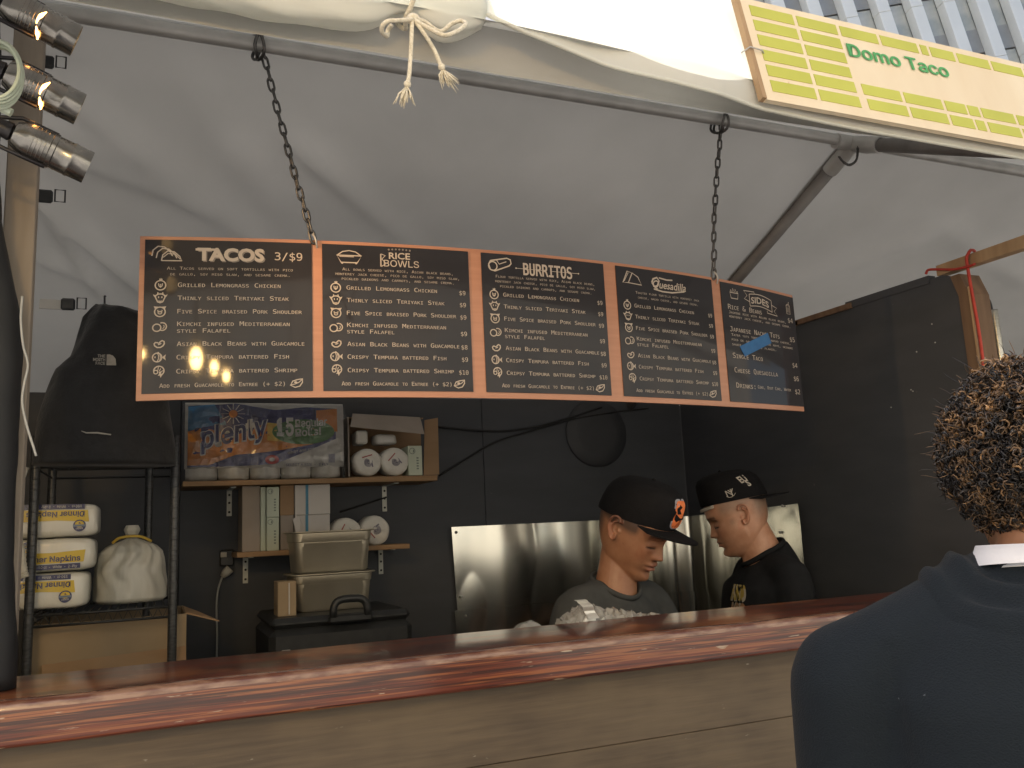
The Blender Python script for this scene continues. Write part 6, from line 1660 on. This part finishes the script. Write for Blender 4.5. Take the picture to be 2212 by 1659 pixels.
st_.tube([Mh2 @ Vector((-.062 + .12 * i / 12, .062 + .038 * math.sin(pi * i / 12), .0565)) for i in range(13)], [(.006, .0025)] * 13, 6)
part('strap', st_, M_capw, c2, smooth=True)
pants(P2, hips2, Tr2, Tf2)

# ---------------------------------------------- customer seen from behind
V3 = viewdir(2215); R3 = Vector((V3.y, -V3.x, 0))
S3 = 1.0
hc_ = CAM + sight(2246, 1044) * 1.02
Fh3 = (V3 * .96 - R3 * .28).normalized(); Mq = frame(Fh3 * .99 - Zv * .12)
Mh3 = Matrix.Translation(hc_ - Zv * .0) @ Mq @ Matrix.Scale(S3, 4)
org3 = hc_
Lsh = CAM + sight(1838, 1468) * 1.03
N3 = org3 - Fh3 * .045 - Zv * .094 - R3 * .012
ax3 = (Lsh - N3); ax3.z = 0; ax3.normalize()         # towards his left shoulder
Tr3 = -ax3; Tf3 = Zv.cross(Tr3)
wsh = (Lsh - N3).dot(ax3); dsh = N3.z - Lsh.z
hips3 = Vector((N3.x, N3.y, 0)) + Zv * .88
P3 = thing('person', 'customer seen from behind with curly hair, white shirt collar and navy jacket', 'person', Vector((hips3.x, hips3.y, 0)))
sh3 = [N3 + Tr3 * wsh - Zv * dsh, Lsh]
el3 = [sh3[0] - Zv * .29 + Tr3 * .03, sh3[1] - Zv * .29 - Tr3 * .012 + Tf3 * .02]
wr3 = [el3[0] - Zv * .24 + Tf3 * .06, el3[1] - Zv * .24 + Tf3 * .06]
rows3 = [(hips3 + Zv * .02, .155, .105), (hips3 + Zv * .20, .150, .105), (N3 - Zv * .26, .185, .115), (N3 - Zv * .12, .185, .105), (N3 - Zv * .045, .11, .075), (N3, .06, .06)]
mb = body('body', Mh3, org3, N3, rows3, sh3, el3, wr3, (1, -1), neck=(.056, .060)); limbs(mb, rows3, sh3, el3, wr3, Tr3, Tf3, .026, .72)
me = fuse('body', mb, .005, 2, .45)
skin_cols(me, Mh3.inverted(), (.42, .22, .125), (.36, .15, .11), (.03, .02, .015), (.03, .022, .018), lambda x, y, z: np.clip((-.02 - y) / .02, 0, 1) * np.clip((z + .055) / .012, 0, 1), 0)
shift(me, BASE[P3.name]); link('body', me, M_skin, P3)
# jacket
M_navy2 = mat('navy_twill', (.0105, .0165, .0235), (.0085, .0135, .0195), 3, .85, spec=.25, bump=.45, bscale=420, sheen=.05, stretch=(1, 1, 1.4), scratch=(150, (.16, .18, .20), .745, (1, 1, 1)))
mb = MB()
torso_mb(mb, [(hips3 - Zv * .02, .185, .135), (hips3 + Zv * .20, .185, .135), (N3 - Zv * .30, .205, .138), (N3 - Zv * .14, .205, .125), (N3 - Zv * .060, .150, .105), (N3 - Zv * .012, .080, .080)], Tr3, Tf3)
for s in (0, 1):
    limb(mb, [N3 + (sh3[s] - N3) * .35 - Zv * .002, N3 + (sh3[s] - N3) * .72 - Zv * .004, sh3[s]], [.060, .066, .068])
    limb(mb, [sh3[s] - Zv * .01, sh3[s] * .45 + el3[s] * .55, el3[s], wr3[s]], [.072, .070, .062, .05])
me = fuse('jacket', mb, .007, 12, .6)
def jf(p):
    q = Vector(p); d = (q - sh3[1]); w = .0022 * noise.noise((p[0] * 7, p[1] * 7, p[2] * 5)) + .0012 * noise.noise((p[0] * 20, p[1] * 20, p[2] * 11))
    # armhole seam and a few hanging folds under it
    a_ = (q - N3).dot(ax3); z_ = q.z - sh3[1].z
    w -= .0030 * math.exp(-((a_ - wsh * .80 + .10 * max(0, -z_) * .3) / .010) ** 2) * (z_ < .05)
    w -= .010 * math.exp(-((a_ - wsh * .70 + .05 * z_) / .022) ** 2) * max(0, min(1, (-z_ - .10) / .08))
    return w
displace(me, jf)
shift(me, BASE[P3.name]); jk = link('jacket', me, M_navy2, P3)
# collar folds round the neck
def neckring(rw, rd, z0, drop_f, lift_b, n=48, cx=0.0):
    return [N3 + Tr3 * (rw * math.cos(a_)) + Tf3 * (rd * math.sin(a_) + cx) + Zv * (z0 - drop_f * max(0, math.sin(a_)) + lift_b * max(0, -math.sin(a_))) for a_ in [2 * pi * q / n for q in range(n)]]
def fold_tube(rg_, ra, rb):
    return MB().tube([p + Vector((0, 0, .004 * noise.noise((p.x * 14, p.y * 14, 3)))) for p in rg_], [(ra * (1 + .25 * noise.noise((i * .35, ra * 99, 0))), rb) for i in range(len(rg_))], 12, closed=True)
jb = bvh_of(jk.data, BASE[jk.name])
def drape(u, v):
    a_ = 2 * pi * u
    dirv = Tr3 * math.cos(a_) + Tf3 * math.sin(a_); back = max(0, -math.sin(a_)); r = .074 + (.030 + .040 * abs(math.cos(a_)) ** 1.5) * v
    p = N3 + dirv * r
    h, n_, _i, _d = jb.ray_cast(p + Zv * .3, -Zv)
    zs = h.z if h is not None and h.z > N3.z - .10 else N3.z - .03 - .9 * (r - .074)
    wob = noise.noise((math.cos(a_) * 1.6, math.sin(a_) * 1.6, 2))
    rid = .009 * math.exp(-((v - .40 - .10 * wob) / .13) ** 2) + .006 * math.exp(-((v - .80 - .08 * wob) / .10) ** 2) + .003 * noise.noise((math.cos(a_) * 6, math.sin(a_) * 6, v * 5))
    inner = N3.z + .012 + .006 * back
    k_ = max(0, 1 - v / .22) ** 1.5
    z = (zs + rid + .004) * (1 - k_) + max(inner, zs + .01) * k_
    if v > .96: z = zs - .002
    return Vector((p.x, p.y, z))
dc = MB(); nu_, nv_ = 96, 30
V = [drape(i_ / nu_, j_ / nv_) for j_ in range(nv_ + 1) for i_ in range(nu_)]
dc.add(V, [(j_ * nu_ + i_, j_ * nu_ + (i_ + 1) % nu_, (j_ + 1) * nu_ + (i_ + 1) % nu_, (j_ + 1) * nu_ + i_) for j_ in range(nv_) for i_ in range(nu_)])
part('jacket_collar', dc, M_navy2, P3, smooth=True)
M_shirt = mat('white_cotton', (.80, .81, .84), (.74, .75, .79), 20, .8, bump=.2, bscale=200)
wc = MB(); lo_r = neckring(.080, .078, -.004, .05, .010); hi_r = neckring(.070, .069, .020, .03, .004); mi_r = neckring(.076, .074, .022, .03, .004); lo2 = neckring(.086, .084, .0, .05, .010)
wc.loft([lo_r, hi_r, [p + Zv * .003 for p in mi_r], lo2], caps=False)
part('shirt_collar', wc, M_shirt, P3, smooth=True)
# hair: dense coils over a dark base
M_hair = mat('curly_hair', (1, 1, 1), (.8, .8, .8), 90, .42, attr='Col', spec=.6)
hb = MB(); rings = []
def scalp(a_, b_):
    """a_ round, b_ from crown (0) to nape (1)"""
    return None
HR = Vector((.100, .118, .116)); HC = Vector((0, -.012, .022))
def hair_ok(n_):
    # leave the face and the nape free
    if n_.y > .55 and n_.z < .55: return False
    if n_.z < -.74: return False
    if n_.y > .15 and n_.z < -.25: return False
    return True
hb.sphere((0, 0, 0), 1, 40, 26)
hbv = []
for p in hb.v:
    n_ = Vector(p); r = .90 * (1 + .10 * noise.noise(n_ * 2.3 + Vector((3, 1, 0))) + .06 * noise.noise(n_ * 5.5)) + .01
    z_ = max(n_.z, -.70)
    yy = n_.y if n_.y < .5 or n_.z > .5 else .5
    hbv.append(tuple(Mh3 @ (HC + Vector((n_.x * HR.x * r * (1 if n_.z > -.2 else 1 + (n_.z + .2) * .25), yy * HR.y * r * (1 if n_.z > -.2 else 1 + (n_.z + .2) * .2), z_ * HR.z * r)))))
hb.v = hbv
he = hb.mesh('hair', BASE[P3.name], True); setcol(he, np.tile(np.array((.014, .010, .008)), (len(he.vertices), 1)))
ho = link('hair', he, M_hair, P3)
cu_ = MB(); cols = []
r2 = random.Random(11)
ncurl = 0
while ncurl < 6400:
    n_ = Vector((r2.gauss(0, 1), r2.gauss(0, 1), r2.gauss(0, 1))).normalized()
    if not hair_ok(n_): continue
    ncurl += 1
    taper = 1 if n_.z > -.2 else 1 + (n_.z + .2) * .25
    lump = .90 * (1 + .10 * noise.noise(n_ * 2.3 + Vector((3, 1, 0))) + .06 * noise.noise(n_ * 5.5))
    p0 = HC + Vector((n_.x * HR.x * taper, n_.y * HR.y * taper, n_.z * HR.z)) * lump
    top = max(0, n_.z)
    L = r2.uniform(.008, .024) * (.55 + .55 * (n_.z + 1) / 1.4); cr = r2.uniform(.0016, .0060); turns = r2.uniform(1.8, 3.6); tw = r2.choice((.0009, .0012, .0015, .0019))
    if r2.random() < .07: L *= 2.0; tw = .0005; turns = .8
    ax_ = (n_ + Vector((r2.uniform(-.6, .6), r2.uniform(-.6, .6), r2.uniform(-.7, .35)))).normalized()
    t1_ = ax_.orthogonal().normalized(); t2_ = ax_.cross(t1_); ph_ = r2.uniform(0, 6.28)
    nseg = 14
    pts = []
    for i in range(nseg):
        f_ = i / (nseg - 1); a_ = ph_ + turns * 2 * pi * f_
        pts.append(Mh3 @ (p0 + ax_ * (L * f_) + (t1_ * math.cos(a_) + t2_ * math.sin(a_)) * cr * (.5 + .5 * f_)))
    n0 = len(cu_.v); cu_.tube(pts, [tw] * 12 + [tw * .8, tw * .4], 3)
    patch_ = noise.noise(n_ * 6.0) * .9
    gold = max(0, r2.random() * .9 - .55 + .30 * top + patch_ - n_.x * .12)  # dyed gold tips, raised on top and left as painted sun highlights
    tipc = np.array((.62, .36, .16)) * (.5 + .7 * r2.random()); root = np.array((.020, .018, .018))
    for i in range(nseg):
        k_ = min(1, gold) * max(0, (i / (nseg - 1)) - .25) / .75
        cols += [root * (1 - k_) + tipc * k_] * 3
cm_ = cu_.mesh('curls', BASE[P3.name], True); setcol(cm_, np.array(cols))
oc_ = link('curls', cm_, M_hair, ho); oc_['kind'] = 'stuff'
pants(P3, hips3, Tr3, Tf3)
